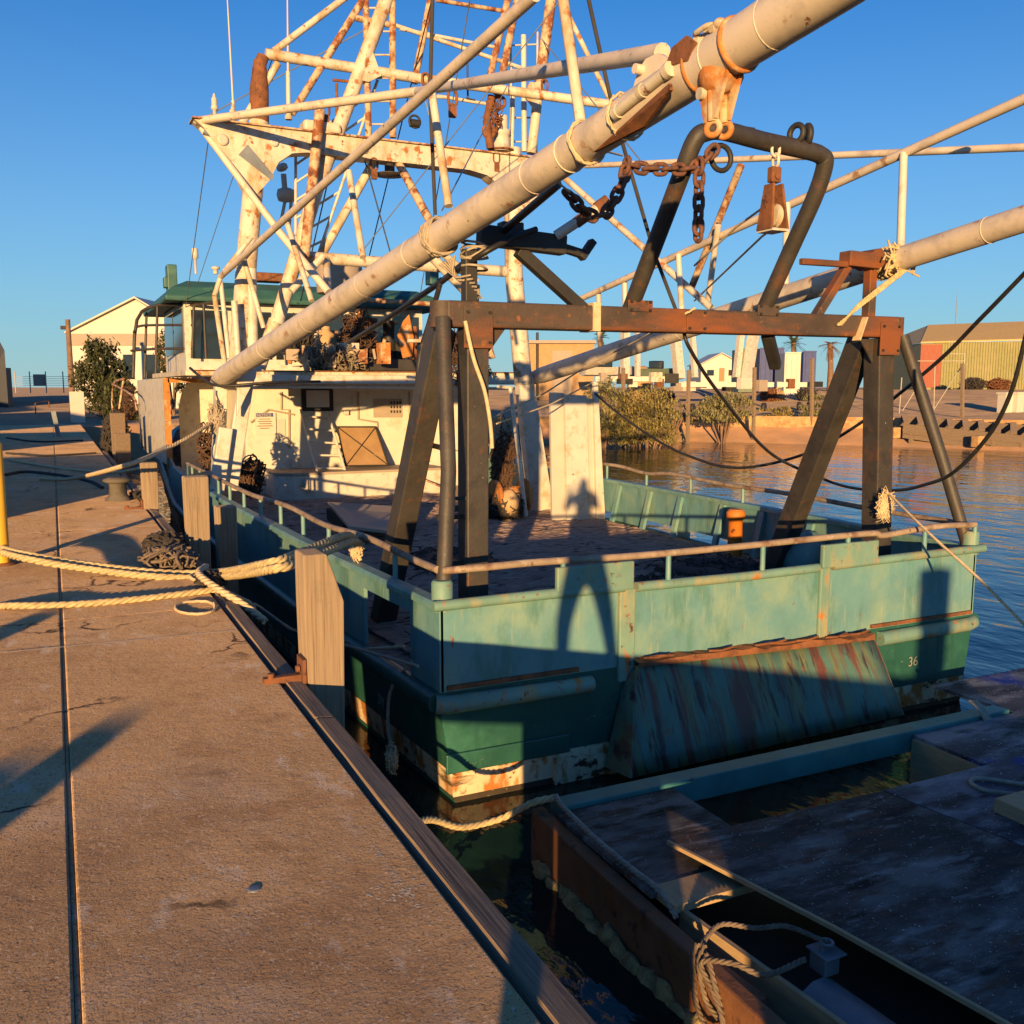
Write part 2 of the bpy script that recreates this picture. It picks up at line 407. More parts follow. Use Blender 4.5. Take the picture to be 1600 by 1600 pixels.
m_blueink = M('sign_blue', (.06, .07, .22), .5, var=.05, bump=0)
m_ink = M('sign_ink', (.22, .17, .10), .6, var=.05, bump=0)
m_markw = M('white_marking', (.24, .27, .22), .6, var=.2, bump=0)
m_sand = M('sand', (.36, .205, .115), .95, var=.2, vscale=.4, drough=.8, layers=[((.26, .16, .10), .25, .5, .65), ((.20, .15, .08), 1.5, .62, .72)], bump=.8, bscale=3, bdist=.05)
m_wall = M('rubble_retaining_wall', (.50, .29, .125), .9, var=.25, vscale=1.2, layers=[((.36, .2, .09), 2.5, .5, .62), ((.58, .4, .2), 4, .58, .7)], bump=.8, bscale=3, bdist=.08)
m_leafd = M('dark_leaves', (.060, .068, .026), .8, var=.4, vscale=2, bump=0)
m_leafl = M('olive_leaves', (.27, .22, .075), .8, var=.35, vscale=1.5, bump=0)
m_leafg = M('grey_green_leaves', (.24, .22, .10), .8, var=.35, vscale=1.5, bump=0)
m_palmd = M('dead_palm_fronds', (.22, .10, .05), .9, var=.3, bump=0)
m_trunk = M('bark', (.20, .12, .08), .9, var=.3, bump=.5, bscale=6)
m_cream = M('cream_wall', (.58, .53, .46), .7, var=.05, bump=.05)
m_creamd = M('grey_fascia', (.34, .27, .21), .7, var=.1, stretch=(1, 1, 6), bump=.05)
m_shedg = M('olive_cladding', (.24, .225, .09), .6, var=.12, layers=[((.30, .26, .12), .5, .5, .7)], bump=.1)
m_shedr = M('roof_ochre', (.55, .37, .13), .6, var=.08, bump=.05)
m_brick = M('red_cladding', (.30, .085, .05), .7, var=.1, bump=.1)
m_cont = M('blue_container', (.025, .045, .20), .55, var=.2, layers=[((.2, .2, .28), 2, .66, .72)], bump=.1)
m_contg = M('green_container', (.13, .17, .13), .6, var=.15, bump=.1)
m_navy = M('navy_cladding', (.008, .012, .026), .5, var=.2, bump=.1)
m_tan = M('tan_wall', (.42, .25, .12), .8, var=.12, bump=.15)
m_fence = M('fence_wire', (.42, .36, .28), .6, var=.1, bump=0)
m_cloth = M('dark_clothes', (.03, .035, .05), .9, var=.2, bump=.2)
m_skin = M('skin', (.45, .26, .18), .6, var=.05, bump=0)
m_chips = M('worn_paint_chips', (.72, .60, .46), .95, var=.2, drough=1.0, spec=.2, bump=1.0, bscale=95, bdist=.012)

def add_cracks(m, scale=.55, width=.012, col=(.10, .06, .04)):
    t = m.node_tree; N = t.nodes; L = t.links; p = N['Principled BSDF']
    src = p.inputs['Base Color'].links[0].from_socket
    tc = N.new('ShaderNodeTexCoord'); n = N.new('ShaderNodeTexNoise'); n.inputs['Scale'].default_value = 2.2; n.inputs['Detail'].default_value = 6; L.new(tc.outputs['Object'], n.inputs['Vector'])
    vm = N.new('ShaderNodeVectorMath'); vm.operation = 'MULTIPLY_ADD'; L.new(n.outputs['Color'], vm.inputs[0]); vm.inputs[1].default_value = (.9, .9, .9); L.new(tc.outputs['Object'], vm.inputs[2])
    v = N.new('ShaderNodeTexVoronoi'); v.feature = 'DISTANCE_TO_EDGE'; v.inputs['Scale'].default_value = scale; L.new(vm.outputs[0], v.inputs['Vector'])
    r = N.new('ShaderNodeMapRange'); r.inputs['From Min'].default_value = width * .3; r.inputs['From Max'].default_value = width; r.inputs['To Min'].default_value = 1; r.inputs['To Max'].default_value = 0; L.new(v.outputs['Distance'], r.inputs['Value'])
    n2 = N.new('ShaderNodeTexNoise'); n2.inputs['Scale'].default_value = .9; L.new(tc.outputs['Object'], n2.inputs['Vector'])
    r2 = N.new('ShaderNodeMapRange'); r2.inputs['From Min'].default_value = .53; r2.inputs['From Max'].default_value = .60; L.new(n2.outputs['Fac'], r2.inputs['Value'])
    mu = N.new('ShaderNodeMath'); mu.operation = 'MULTIPLY'; L.new(r.outputs[0], mu.inputs[0]); L.new(r2.outputs[0], mu.inputs[1])
    x = N.new('ShaderNodeMix'); x.data_type = 'RGBA'; L.new(mu.outputs[0], x.inputs['Factor']); A = [i for i in x.inputs if i.type == 'RGBA']; L.new(src, A[0]); A[1].default_value = (*col, 1)
    L.new([o for o in x.outputs if o.type == 'RGBA'][0], p.inputs['Base Color'])
add_cracks(m_conc)

# water: dark, glossy, small ripples
def water_mat():
    m = bpy.data.materials.new('harbour_water'); m.use_nodes = True; t = m.node_tree; N = t.nodes; L = t.links; p = N['Principled BSDF']
    p.inputs['Base Color'].default_value = (.010, .018, .016, 1); p.inputs['Roughness'].default_value = .04; p.inputs['IOR'].default_value = 1.333
    tc = N.new('ShaderNodeTexCoord'); prev = None
    for sc, st, dist, strg in ((.22, (1, .7, 1), .25, .5), (1.1, (1, .55, 1), .10, .55), (4.5, (1, .5, 1), .02, .45)):
        mp = N.new('ShaderNodeMapping'); mp.inputs['Scale'].default_value = st; mp.inputs['Rotation'].default_value = (0, 0, R(-25)); L.new(tc.outputs['Object'], mp.inputs['Vector'])
        n = N.new('ShaderNodeTexNoise'); n.inputs['Scale'].default_value = sc; n.inputs['Detail'].default_value = 4; L.new(mp.outputs[0], n.inputs['Vector'])
        b = N.new('ShaderNodeBump'); b.inputs['Distance'].default_value = dist; b.inputs['Strength'].default_value = strg; L.new(n.outputs['Fac'], b.inputs['Height'])
        if prev: L.new(prev.outputs[0], b.inputs['Normal'])
        prev = b
    L.new(prev.outputs[0], p.inputs['Normal']); return m
m_water = water_mat()

# ------------------------------------------------------------------ setting: water, ground, quay
WZ = -1.6
mb = MB(); S = 420
mb.add([(-S, -S, WZ), (S, -S, WZ), (S, S, WZ), (-S, S, WZ)], [(0, 1, 2, 3)])
mb.build('water', m_water, kind='structure', origin=(0, 0, WZ))

def smst(a, b, x):
    t = max(0, min(1, (x - a) / (b - a))); return t * t * (3 - 2 * t)
SHX = [(-180, 60), (-60, 46), (2, 46), (14, 50), (26, 54), (31, 55.5), (36, 58), (44, 57), (54, 55), (70, 52), (100, 60), (180, 60)]
def shore(az):
    for (a, ra), (b, rb) in zip(SHX, SHX[1:]):
        if a <= az <= b: return ra + (rb - ra) * (az - a) / (b - a)
    return 60
def right(az): return smst(16, 30, az) * (1 - smst(95, 120, az))
def gz(r, az):                     # ground height beyond the shore
    rs = shore(az); k = right(az); d = r - rs
    if d < 0: return -1.65 + max(d, -8) * .25
    beach = -1.62 + .26 * min(d, 2.6) if d < 2.75 else (-.95 + .75 * smst(2.75, 3.3, d) + 1.6 * smst(6, 46, d))
    left = -.10 + .9 * smst(14, 60, d) if d > .4 else -1.6
    back = -1.4
    kl = 1 - smst(6, 16, abs(az + 27) - 27) if az < 16 else 0
    base = beach * k + (1 - k) * left
    if az < -75 or az > 120: base = back
    return base + .05 * noise.noise(Vector((r * .2, az * .3, 0)))
def gpt(r, az):
    return Vector((math.sin(R(az)) * r, math.cos(R(az)) * r, gz(r, az)))
mb = MB(); DS = [-9, -4, -1, 0, .6, 1.3, 2, 2.7, 2.8, 3.05, 3.3, 4.5, 6, 9, 13, 18, 25, 34, 46, 60, 90, 150, 300, 900, 4000]
AZ = list(range(-180, 180, 3)); nv = len(DS); vs = []
for a in AZ:
    for d in DS: vs.append(gpt(shore(a) + d, a))
fs = []
for i in range(len(AZ)):
    j = (i + 1) % len(AZ)
    for k in range(nv - 1): fs.append((i * nv + k, j * nv + k, j * nv + k + 1, i * nv + k + 1))
mb.add(vs, fs, True); gr = mb.build('ground', m_sand, kind='structure', origin=(0, 0, 0), fix=False)
m_yard = M('yard_dirt', (.215, .15, .10), .95, var=.25, vscale=.35, drough=.8, layers=[((.29, .20, .13), .6, .5, .66), ((.13, .10, .075), .22, .54, .66), ((.12, .09, .06), 1.6, .6, .7)], bump=.7, bscale=2.5, bdist=.06)
gr.data.materials.append(m_yard)
gr.data.polygons.foreach_set('material_index', [1 if DS[i % (nv - 1)] >= 3.0 else 0 for i in range(len(gr.data.polygons))])
for p_ in gr.data.polygons:
    if p_.normal.z < 0: p_.flip()

EDGE = 1.06
mb = MB(); rz = lambda: random.uniform(-.004, .004)
def slab(x0, x1, y0, y1, z0, z1): mb.box(((x0 + x1) / 2, (y0 + y1) / 2, (z0 + z1) / 2), (x1 - x0, y1 - y0, z1 - z0))
for y0, y1 in ((-9, -.9), (-.892, 7.30), (7.308, 11.99)):
    slab(-.78, -.040, y0, y1, -.28, 0.0); slab(-.022, EDGE, y0, y1, -.28, .004)
slab(-.040, -.022, -9, 12, -.28, -.004)
for y0, y1 in ((12, 20.4), (20.41, 31), (31.01, 47)):
    slab(-40, -.040, y0, y1, -.28, 0.0); slab(-.022, EDGE, y0, y1, -.28, .004)
slab(-.040, -.022, 12, 47, -.28, -.004)
quay = mb.build('quay', m_conc, kind='structure', bevel=.012, origin=(0, 0, 0))
mb = MB()
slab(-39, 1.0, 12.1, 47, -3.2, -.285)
for y0, y1 in ((-9, -.3), (.55, 1.72), (2.05, 2.36), (4.0, 5.5), (6.45, 12.08)): slab(.82, 1.0, y0, y1, -3.2, -.285)  # unseen wall stretches, gaps shaped to let sun bands reach hull and pontoon
slab(.83, .99, -.29, .54, -.60, -.285); slab(.83, .99, 1.73, 2.04, -.84, -.285)  # drop beams added out of view to trim the light in the gaps
mb.build('quay_wall_light_gaps', m_concs, kind='structure', origin=(0, 0, -3.2))
mb = MB()                            # pale sealant line across the slab
a = PZ(0, 1020, .0065); b = PZ(365, 985, .0065)
pp = [a.lerp(b, t) for t in (0, .2, .4, .6, .8, 1)]
for p, q in zip(pp, pp[1:]):
    mb.add([p + V(0, -.008, 0), q + V(0, -.008, 0), q + V(0, .008, 0), p + V(0, .008, 0)], [(0, 1, 2, 3)])
mb.build('quay_joint', m_chips, kind='structure')

mb = MB(); rr = random.Random(61)
def flake(p, a, b):
    n = 6; an = rr.uniform(0, 6.28); pts = []
    for k in range(n):
        t = 2 * math.pi * k / n; q = rr.uniform(.6, 1.2); x, y = a * q * math.cos(t), b * q * math.sin(t); pts.append((p.x + x * math.cos(an) - y * math.sin(an), p.y + x * math.sin(an) + y * math.cos(an), .0075))
    z_ = .0043 + .0005 * rr.random(); mb.add([(x, y, z_) for x, y, _ in pts], [tuple(range(n))])
l0, l1 = PZ(557, 1288, 0), PZ(652, 1418, 0)
for k in range(70): flake(l0.lerp(l1, rr.random() ** .6) + V(rr.gauss(0, .009), rr.gauss(0, .012), 0), rr.uniform(.003, .011), rr.uniform(.002, .006))
for k in range(150): flake(V(rr.uniform(.0, 1.02), rr.uniform(1.9, 7), 0), rr.uniform(.002, .008), rr.uniform(.002, .005))
for k in range(26): flake(PZ(610, 1395, 0) + V(rr.gauss(0, .06), rr.gauss(0, .03), 0), rr.uniform(.004, .015), rr.uniform(.003, .007))
mb.build('paint_marks', m_chips, kind='structure', fix=False)
q_ = PZ(397, 1391, 0); mb = MB(); mb.lathe((q_.x, q_.y, .004), [(.022, 0), (.022, .002), (.014, .0035), (.006, .004)], n=14); mb.build('survey_stud', m_steel, None, 'small grey metal stud set in the concrete in the foreground', 'stud')

# timber kerb in lengths along the quay edge
ky = [-9, -4.6, -.2, 4.55, 9.0, 13.4, 20, 27]
for i, (y0, y1) in enumerate(zip(ky, ky[1:])):
    mb = MB(); n = 18
    vs = []; fs = []
    for k in range(n + 1):
        y = y0 + .01 + (y1 - y0 - .02) * k / n
        w = lambda s: .008 * noise.noise(Vector((y * 1.3, s, i)))
        for x, z in ((1.08, -.30), (1.205, -.30), (1.21, -.04), (1.19, -.004), (1.10, .006), (1.082, -.03)):
            vs.append((x + w(x * 9), y, z + w(z * 9 + 4)))
    for k in range(n):
        for j in range(6): fs.append((k * 6 + j, k * 6 + (j + 1) % 6, (k + 1) * 6 + (j + 1) % 6, (k + 1) * 6 + j))
    fs += [tuple(range(6)), tuple(n * 6 + j for j in range(5, -1, -1))]
    mb.add(vs, fs)
    lab = ['grey timber kerb behind the viewpoint at the quay edge', 'grey timber kerb beside the viewpoint at the quay edge', 'split grey timber kerb along the quay edge nearest the viewer', 'grey timber kerb on the quay edge between the two nearest timber posts', 'grey timber kerb on the quay edge beside the second timber post', 'dark timber kerb on the quay edge beside the bollard', 'dark timber kerb on the far quay edge by the trawler bow'][i]
    o = mb.build('timber_kerb', m_timbery, None, lab, 'kerb', 'timber kerbs along the quay edge')

# timber fender posts on the quay edge
def fender_post(p, w, h, zb, label, mat=m_timber, cut=True, tilt=(0, 0), bracket=True):
    x, y = p; t = empty('timber_post', (x, y, zb), label, 'post', 'timber posts along the quay edge')
    mb = MB(); hw = w / 2; tp = h - zb
    def ring(z, kx=1.0, dx=0): return [(x - hw * kx + dx + tilt[0] * z, y - hw + tilt[1] * z, zb + z), (x + hw * kx + dx + tilt[0] * z, y - hw + tilt[1] * z, zb + z), (x + hw * kx + dx + tilt[0] * z, y + hw + tilt[1] * z, zb + z), (x - hw * kx + dx + tilt[0] * z, y + hw + tilt[1] * z, zb + z)]
    zs = [0, tp * .5, tp - .28 if cut else tp - .02, tp]
    vs = []
    for i, z in enumerate(zs):
        k = (.78, .90, 1.0, 1.0)[i]
        r = ring(z, k)
        if i == 3 and cut:
            r[1] = (r[1][0] - w * .42, r[1][1], r[1][2]); r[2] = (r[2][0] - w * .42, r[2][1], r[2][2])
        vs += r
    fs = [(3, 2, 1, 0), (12, 13, 14, 15)]
    for i in range(3):
        for k in range(4): fs.append((i * 4 + k, i * 4 + (k + 1) % 4, i * 4 + 4 + (k + 1) % 4, i * 4 + 4 + k))
    mb.add(vs, fs); mb.build('post', mat, t, bevel=.012)
    if bracket:
        mb = MB(); mb.box((x - hw - .10, y - .04, zb + (0 - zb) + .01), (.26, .05, .05)); mb.box((x - hw - .012, y - .04, .05), (.02, .14, .16)); mb.cyl((x - hw - .03, y - .06, .07), (x - hw - .05, y - .06, .07), .02, 8); mb.cyl((x - .30, y - .05, .03), (x - .30, y - .05, .06), .02, 8)
        mb.build('bracket', m_rust, t)
    return t
fender_post((1.315, 5.27), .225, .725, -1.2, 'pale timber fender post with a chamfered top and rusty bracket, nearest the viewer')
fender_post((1.235, 9.85), .23, .77, -1.2, 'pale square timber post standing behind the coiled mooring rope', cut=False)
fender_post((1.675, 10.9), .22, .33, -1.6, 'narrow split timber post between the quay and the green hull', mat=m_timber, cut=False, bracket=False)
fender_post((1.13, 13.8), .21, .63, -1.2, 'brown timber post next to the cast iron bollard', mat=m_timber, cut=False)
fender_post((1.25, -4.95), .30, 1.12, -1.2, 'timber post on the quay edge behind the viewpoint', cut=False)
for (yy, hh, lab) in ((24.5, .55, 'dark timber pile with ragged net hung on it beside the white bulwark'), (26, 1.0, 'dark timber pile close to the trawler bow')):
    fender_post((1.45, yy), .34, hh, -1.6, lab, mat=m_timbery, cut=False, bracket=False)
# unseen piles added in the water to cast the shadows on the quay
for (x, y, h, lab) in ((-3.0, -.62, .62, 'taller round timber pile added unseen left of the walkway for its shadow'), (-3.0, -.20, .53, 'shorter round timber pile added unseen left of the walkway for its shadow'), (-3.2, 2.3, .60, 'lone round timber pile added unseen farther along the walkway for its shadow')):
    mb = MB(); mb.lathe((x, y, -3), [(.13, 0), (.13, h + 2.9), (.09, h + 3)], n=16); mb.build('added_shadow_pile', m_timber, None, lab, 'pile', 'unseen piles added for their quay shadows')

# yellow post
t = empty('yellow_post', (-.515, 9.96, 0), 'bright yellow steel post at the left edge of the quay', 'post')
mb = MB(); mb.lathe((-.515, 9.96, 0), [(.07, 0), (.07, 1.12), (.058, 1.15)], n=18); mb.build('post', m_yellow, t)
mb = MB(); mb.lathe((-.515, 9.96, .004), [(.13, 0), (.13, .015), (.07, .02)], n=18); mb.build('base_plate', m_rust, t)

# skip bin added outside the frame on the left to shade the quay
t = empty('added_shadow_bin', (-5.4, 13.4, 0), 'long low skip bin added unseen left of the frame for its shadow', 'skip')
mb = MB(); x0, x1, y0, y1 = -9.6, -1.32, 12.3, 14.4
mb.box(((x0 + x1) / 2, (y0 + y1) / 2, .63), (x1 - x0, y1 - y0, 1.04)); mb.build('bin', m_navy, t, bevel=.02)
mb = MB(); mb.box(((x0 + x1) / 2, (y0 + y1) / 2, 1.19), (x1 - x0 + .08, y1 - y0 + .08, .08)); mb.build('lid', m_black, t, bevel=.01)
for xx in (-8.8, -2.1):
    mb = MB(); mb.box((xx, (y0 + y1) / 2, .055), (.2, 1.9, .11)); mb.build('skid', m_black, t)

t2 = empty('added_shadow_shed', (-17, 32, 0), 'long low navy shed added unseen left of the frame for its shadow', 'building')  # unseen shed, added to throw shade over the far quay and ground
mb = MB(); mb.box((-17, 32, 1.4), (11, 15, 2.8)); mb.build('wall', m_navy, t2); mb = MB(); mb.prism([(-22.7, 24.3, 2.8), (-11.3, 24.3, 2.8), (-17, 24.3, 3.5)], (0, 15.4, 0)); mb.build('roof', m_black, t2)
t3 = copy_thing(t2, (-3, 25, -.1), 'second navy shed added unseen beyond the first for its shadow'); t2['group'] = 'unseen sheds added for their shadows'; t3['group'] = t2['group']
sb2 = copy_thing(t, (-1.2, 13.5, 0), 'second low skip bin added unseen farther along the quay for its shadow'); t['group'] = 'unseen skip bins added for their shadows'; sb2['group'] = t['group']

# photographer: stands behind the camera, the shadow on the transom and the white panel is theirs
def person():
    base = V(-.20, -.42, .004)
    J = [(0, 0, .95), (-.02, 0, 1.15), (0, 0, 1.40), (0, .01, 1.52), (0, .04, 1.60), (0, .05, 1.72),
         (-.11, 0, .92), (-.20, .02, .50), (-.24, -.02, .09), (-.25, .13, .04),
         (.11, 0, .92), (.22, .03, .50), (.27, -.02, .09), (.28, .13, .04),
         (-.20, 0, 1.39), (-.33, .10, 1.14), (-.13, .30, 1.42), (-.09, .34, 1.49),
         (.20, 0, 1.39), (.33, .10, 1.14), (.13, .30, 1.42), (.09, .34, 1.49)]
    Rr = [(.17, .12), (.16, .11), (.17, .11), (.06, .06), (.075, .09), (.07, .085), (.10, .10), (.065, .07), (.045, .05), (.04, .03), (.10, .10), (.065, .07), (.045, .05), (.04, .03),
          (.065, .06), (.05, .05), (.035, .035), (.04, .02), (.065, .06), (.05, .05), (.035, .035), (.04, .02)]
    Ed = [(0, 1), (1, 2), (2, 3), (3, 4), (4, 5), (0, 6), (6, 7), (7, 8), (8, 9), (0, 10), (10, 11), (11, 12), (12, 13), (2, 14), (14, 15), (15, 16), (16, 17), (2, 18), (18, 19), (19, 20), (20, 21)]
    hands = []
    for s, w in ((-1, 17), (1, 21)):
        for k in range(4):
            n0 = len(J); J.append((s * (.075 - .0), .36, 1.475 + .022 * k)); J.append((s * .045, .385, 1.475 + .022 * k)); Rr.append((.010, .010)); Rr.append((.008, .008)); Ed.append((w, n0)); Ed.append((n0, n0 + 1))
        n0 = len(J); J.append((s * .075, .315, 1.525)); Rr.append((.011, .011)); Ed.append((w, n0))
    me = bpy.data.meshes.new('person'); me.from_pydata([Vector(j) for j in J], Ed, []); o = bpy.data.objects.new('person', me); COL.objects.link(o)
    o.location = base; o['_w'] = tuple(base)
    sk = o.modifiers.new('skin', 'SKIN'); ss = o.modifiers.new('sub', 'SUBSURF'); ss.levels = 1; ss.render_levels = 2
    for i, r in enumerate(Rr): me.skin_vertices[0].data[i].radius = r
    me.skin_vertices[0].data[0].use_root = True
    me.materials.append(m_cloth); o.rotation_euler = (0, 0, 0)
    tag(o, 'person in dark clothes holding up a phone, standing at the quay edge behind the viewpoint', 'person')
person()

# ------------------------------------------------------------------ the trawler
T = empty('fishing_trawler', (5.53, 20, WZ), 'rusty green and white fishing trawler moored stern-first beside the quay', 'boat')
CX0 = 5.53; DZ = -0.72; YT = 6.6
HBT = [(6.6, 2.97), (10, 3.2), (14, 3.35), (20, 3.4), (26, 3.1), (31, 2.2), (35, .8), (37, .05)]
def hb(Y):
    for (a, ra), (b, rb) in zip(HBT, HBT[1:]):
        if Y <= b: return ra + (rb - ra) * (Y - a) / (b - a)
    return .05
def sheer(Y): return .0 if Y < 18 else 1.9 * ((Y - 18) / 19) ** 1.6
def side(s, Y, off=0.0): return CX0 + s * (hb(Y) + off)
YS = [6.6, 7, 7.6, 8.2, 9, 10, 11, 12, 13, 14, 16, 18, 20, 23, 26, 29, 31, 33, 35, 37]
PROF = [(-2.5, -.75), (-2.0, -.28), (-1.62, -.12), (-1.36, -.085), (-1.0, -.03), (-.80, 0.0), (-.69, 0.0)]
def flare(Y): return 1 + max(0, (Y - 24)) * .35
mb = MB(); vs = []; fs = []; n = len(PROF)
for Y in YS:
    for s in (-1, 1):
        for z, o in PROF: vs.append((side(s, Y, max(-hb(Y) + .01, o * flare(Y))), Y, z + (sheer(Y) if z > -.9 else 0)))
for i in range(len(YS) - 1):
    for k in range(n - 1):
        a = i * 2 * n; b = a + 2 * n
        fs.append((a + k, a + k + 1, b + k + 1, b + k)); a += n; b += n
        fs.append((a + k + 1, a + k, b + k, b + k + 1))
for k in range(n - 1): fs.append((k, n + k, n + k + 1, k + 1))
mb.add(vs, fs); hull = mb.build('hull', m_hull, T)
# boot stripe: a band of cream antifouling round the waterline (4 mm proud), fouled lower band
def band(z0, z1, off, name, mat, tz0=None):
    mb = MB(); o0 = -.12 if z0 < -1.6 else -.115; vs = []; fs = []
    def po(z):
        for (za, oa), (zb, ob) in zip(PROF, PROF[1:]):
            if za <= z <= zb: return oa + (ob - oa) * (z - za) / (zb - za)
        return 0
    ys = [y for y in YS if y < 30]
    for s in (-1, 1):
        n0 = len(vs)
        for Y in ys:
            for z in (z0, z1): vs.append((side(s, Y, po(z) * flare(Y) + off), Y - (off if Y == YT else 0), z))
        for i in range(len(ys) - 1):
            a = n0 + 2 * i; fs.append((a, a + 1, a + 3, a + 2) if s < 0 else (a, a + 2, a + 3, a + 1))
    a = 0; b = 2 * len(ys); fs.append((0, b, b + 1, 1)); mb.add(vs, fs); return mb.build(name, mat, hull)
band(-1.55, -1.33, .006, 'boot_stripe', m_boot)
band(-1.95, -1.55, .005, 'fouled_band', m_foul)
# rub rail at deck edge
mb = MB()
for s in (-1, 1):
    mb.tube([V(side(s, Y, .015), Y, -.765 + sheer(Y)) for Y in YS if Y < 34], .085, 10)
mb.build('rub_rail', m_hull, hull)
mb = MB(); mb.tube([V(2.53, 6.60, -.775), V(2.62, 6.57, -.78), V(3.1, 6.57, -.785), V(3.9, 6.575, -.79)], [.075, .075, .072, .07], 10)
mb.tube([V(7.15, 6.57, -.79), V(8.4, 6.57, -.78), V(8.5, 6.60, -.775)], .072, 10); build_split(mb, 'stern_rub_rail', m_tealr, hull)
for (x, z, txt, rz_, pos) in ((0, 0, '3M', -90, (2.425, 7.75, -1.10)), (0, 0, '36', 0, (7.58, 6.585, -1.13))):
    cu = bpy.data.curves.new('draught_mark', 'FONT'); cu.body = txt; cu.size = .13 if txt == '3M' else .14; cu.extrude = .002
    o = bpy.data.objects.new('draught_mark', cu); COL.objects.link(o); dg = bpy.context.evaluated_depsgraph_get(); me = bpy.data.meshes.new_from_object(o.evaluated_get(dg)); bpy.data.objects.remove(o)
    me.materials.append(m_markw); o = bpy.data.objects.new('draught_mark', me); COL.objects.link(o); o.parent = hull
    o.rotation_euler = (R(90), 0, R(rz_)); o.location = Vector(pos) - Vector(T['_w']); o['_w'] = T['_w']
# transom lower plate details: doubler strip with scraped paint
mb = MB(); mb.box((3.15, 6.585, -1.27), (1.1, .03, .16)); mb.build('doubler_plate', m_hull, hull, bevel=.01)
mb = MB(); mb.prism([(3.55, 6.55, -1.38), (4.12, 6.55, -1.42), (4.45, 6.55, -1.72), (3.55, 6.55, -1.72)], (0, .05, 0)); mb.build('stern_fender_plate', m_boot, hull)

# deck
mb = MB(); ys = [y for y in YS if y < 34]
vs = []
for Y in ys:
    for k in range(9):
        t = -1 + k / 4; vs.append((CX0 + t * (hb(Y) - .02), Y + (.03 if Y == YT else 0), DZ + sheer(Y) + .04 * (1 - t * t)))
fs = [(i * 9 + k, i * 9 + k + 1, i * 9 + 10 + k, i * 9 + 9 + k) for i in range(len(ys) - 1) for k in range(8)]
mb.add(vs, fs); mb.build('deck', m_deck, T)

# bulwarks: plates with freeing ports, cap rail, pipe rail on stanchions
def strip(mb, s, y0, y1, z0, z1, t=.035):
    ys = [y0] + [y for y in YS if y0 < y < y1] + [y1]
    for a, b in zip(ys, ys[1:]):
        p = []
        for zz, q in ((z0, 0), (z1, 1)):
            for Y, o in ((a, 0), (a, -t), (b, -t), (b, 0)): p.append((side(s, Y, o), Y, zz + sheer(Y)))
        mb.hexa(p)
mb = MB()
for a, b in ((6.6, 7.15), (8.2, 18.0), (18.0, 22.5)): strip(mb, -1, a, b, -.685, -.012)
strip(mb, -1, 7.15, 8.2, -.16, -.012)
bul = mb.build('port_bulwark', m_teal, T)
mb = MB()
for a, b in ((6.6, 9.6), (10.0, 10.9), (11.9, 12.2), (13.3, 14.2), (14.7, 30)): strip(mb, 1, a, b, -.685, -.012)
for a, b in ((9.6, 10.0), (10.9, 11.9), (12.2, 13.3), (14.2, 14.7)): strip(mb, 1, a, b, -.55, -.012)
bus = mb.build('starboard_bulwark', m_teal, T)
mb = MB(); zt = -.012                                       # transom bulwark, slightly bowed in height
mb.prism([(2.575, 6.60, -.69), (2.575, 6.60, zt), (8.485, 6.60, zt), (8.485, 6.60, -.69)], (0, .035, 0))
tr = mb.build('transom_bulwark', m_teal, T)
mb = MB()
for x0, x1, z in ((2.62, 3.78, -.655), (7.05, 8.45, -.66)): mb.box(((x0 + x1) / 2, 6.588, z), (x1 - x0, .03, .035))
build_split(mb, 'freeing_port_lip', m_rust, tr)
for (x0, x1, z0, z1) in ((3.55, 4.28, -.02, .22), (6.35, 7.05, -.02, .20)):     # raised plates at the corners of the ramp
    mb = MB(); mb.box(((x0 + x1) / 2, 6.56, (z0 + z1) / 2), (x1 - x0, .05, z1 - z0)); mb.build('raised_plate', m_tealr, tr, bevel=.012)
mb = MB(); mb.box((4.24, 6.59, -.42), (.16, .05, .80)); mb.box((6.42, 6.59, -.42), (.12, .05, .80)); build_split(mb, 'ramp_post', m_tealr, tr, bevel=.015)
def strip_path(mb, pts, w, h):
    for a, b in zip(pts, pts[1:]): mb.beam(a, b, w, h)
for s, nm in ((-1, 'port_cap_rail'), (1, 'starboard_cap_rail')):
    mb = MB(); vs = []; fs = []; ys = [y for y in YS if y <= 22.6] if s < 0 else [y for y in YS if y < 30]
    for Y in ys:
        z = sheer(Y)
        for o, dz in ((.05, -.03), (.05, .012), (.03, .03), (-.08, .03), (-.09, .012), (-.09, -.03)): vs.append((side(s, Y, o), Y, z + dz + .006 * noise.noise(Vector((Y * 2, o * 8, s)))))
    for i in range(len(ys) - 1):
        for k in range(6): fs.append((i * 6 + k, i * 6 + (k + 1) % 6, (i + 1) * 6 + (k + 1) % 6, (i + 1) * 6 + k))
    fs += [tuple(range(6)), tuple((len(ys) - 1) * 6 + k for k in range(5, -1, -1))]
    mb.add(vs, fs); mb.build(nm, m_teal, T, bevel=.006)
mb = MB(); mb.tube([V(2.5, 6.57, .005), V(3.4, 6.57, .008), V(4.2, 6.57, .0)], .042, 10); mb.tube([V(4.32, 6.57, -.01), V(5.4, 6.56, -.02), V(6.32, 6.57, -.015)], .042, 10); mb.tube([V(6.50, 6.57, -.01), V(7.4, 6.57, .0), V(8.56, 6.57, .005)], .042, 10)
build_split(mb, 'stern_cap_rail', m_tealr, T)
RZ = .255
m_rail = M('weathered_rail', (.30, .225, .165), .7, var=.25, vscale=6, layers=[((.16, .085, .05), 5, .52, .66), ((.40, .33, .25), 9, .56, .66), (RUSTD, 12, .66, .71)], bump=.3, bscale=50)
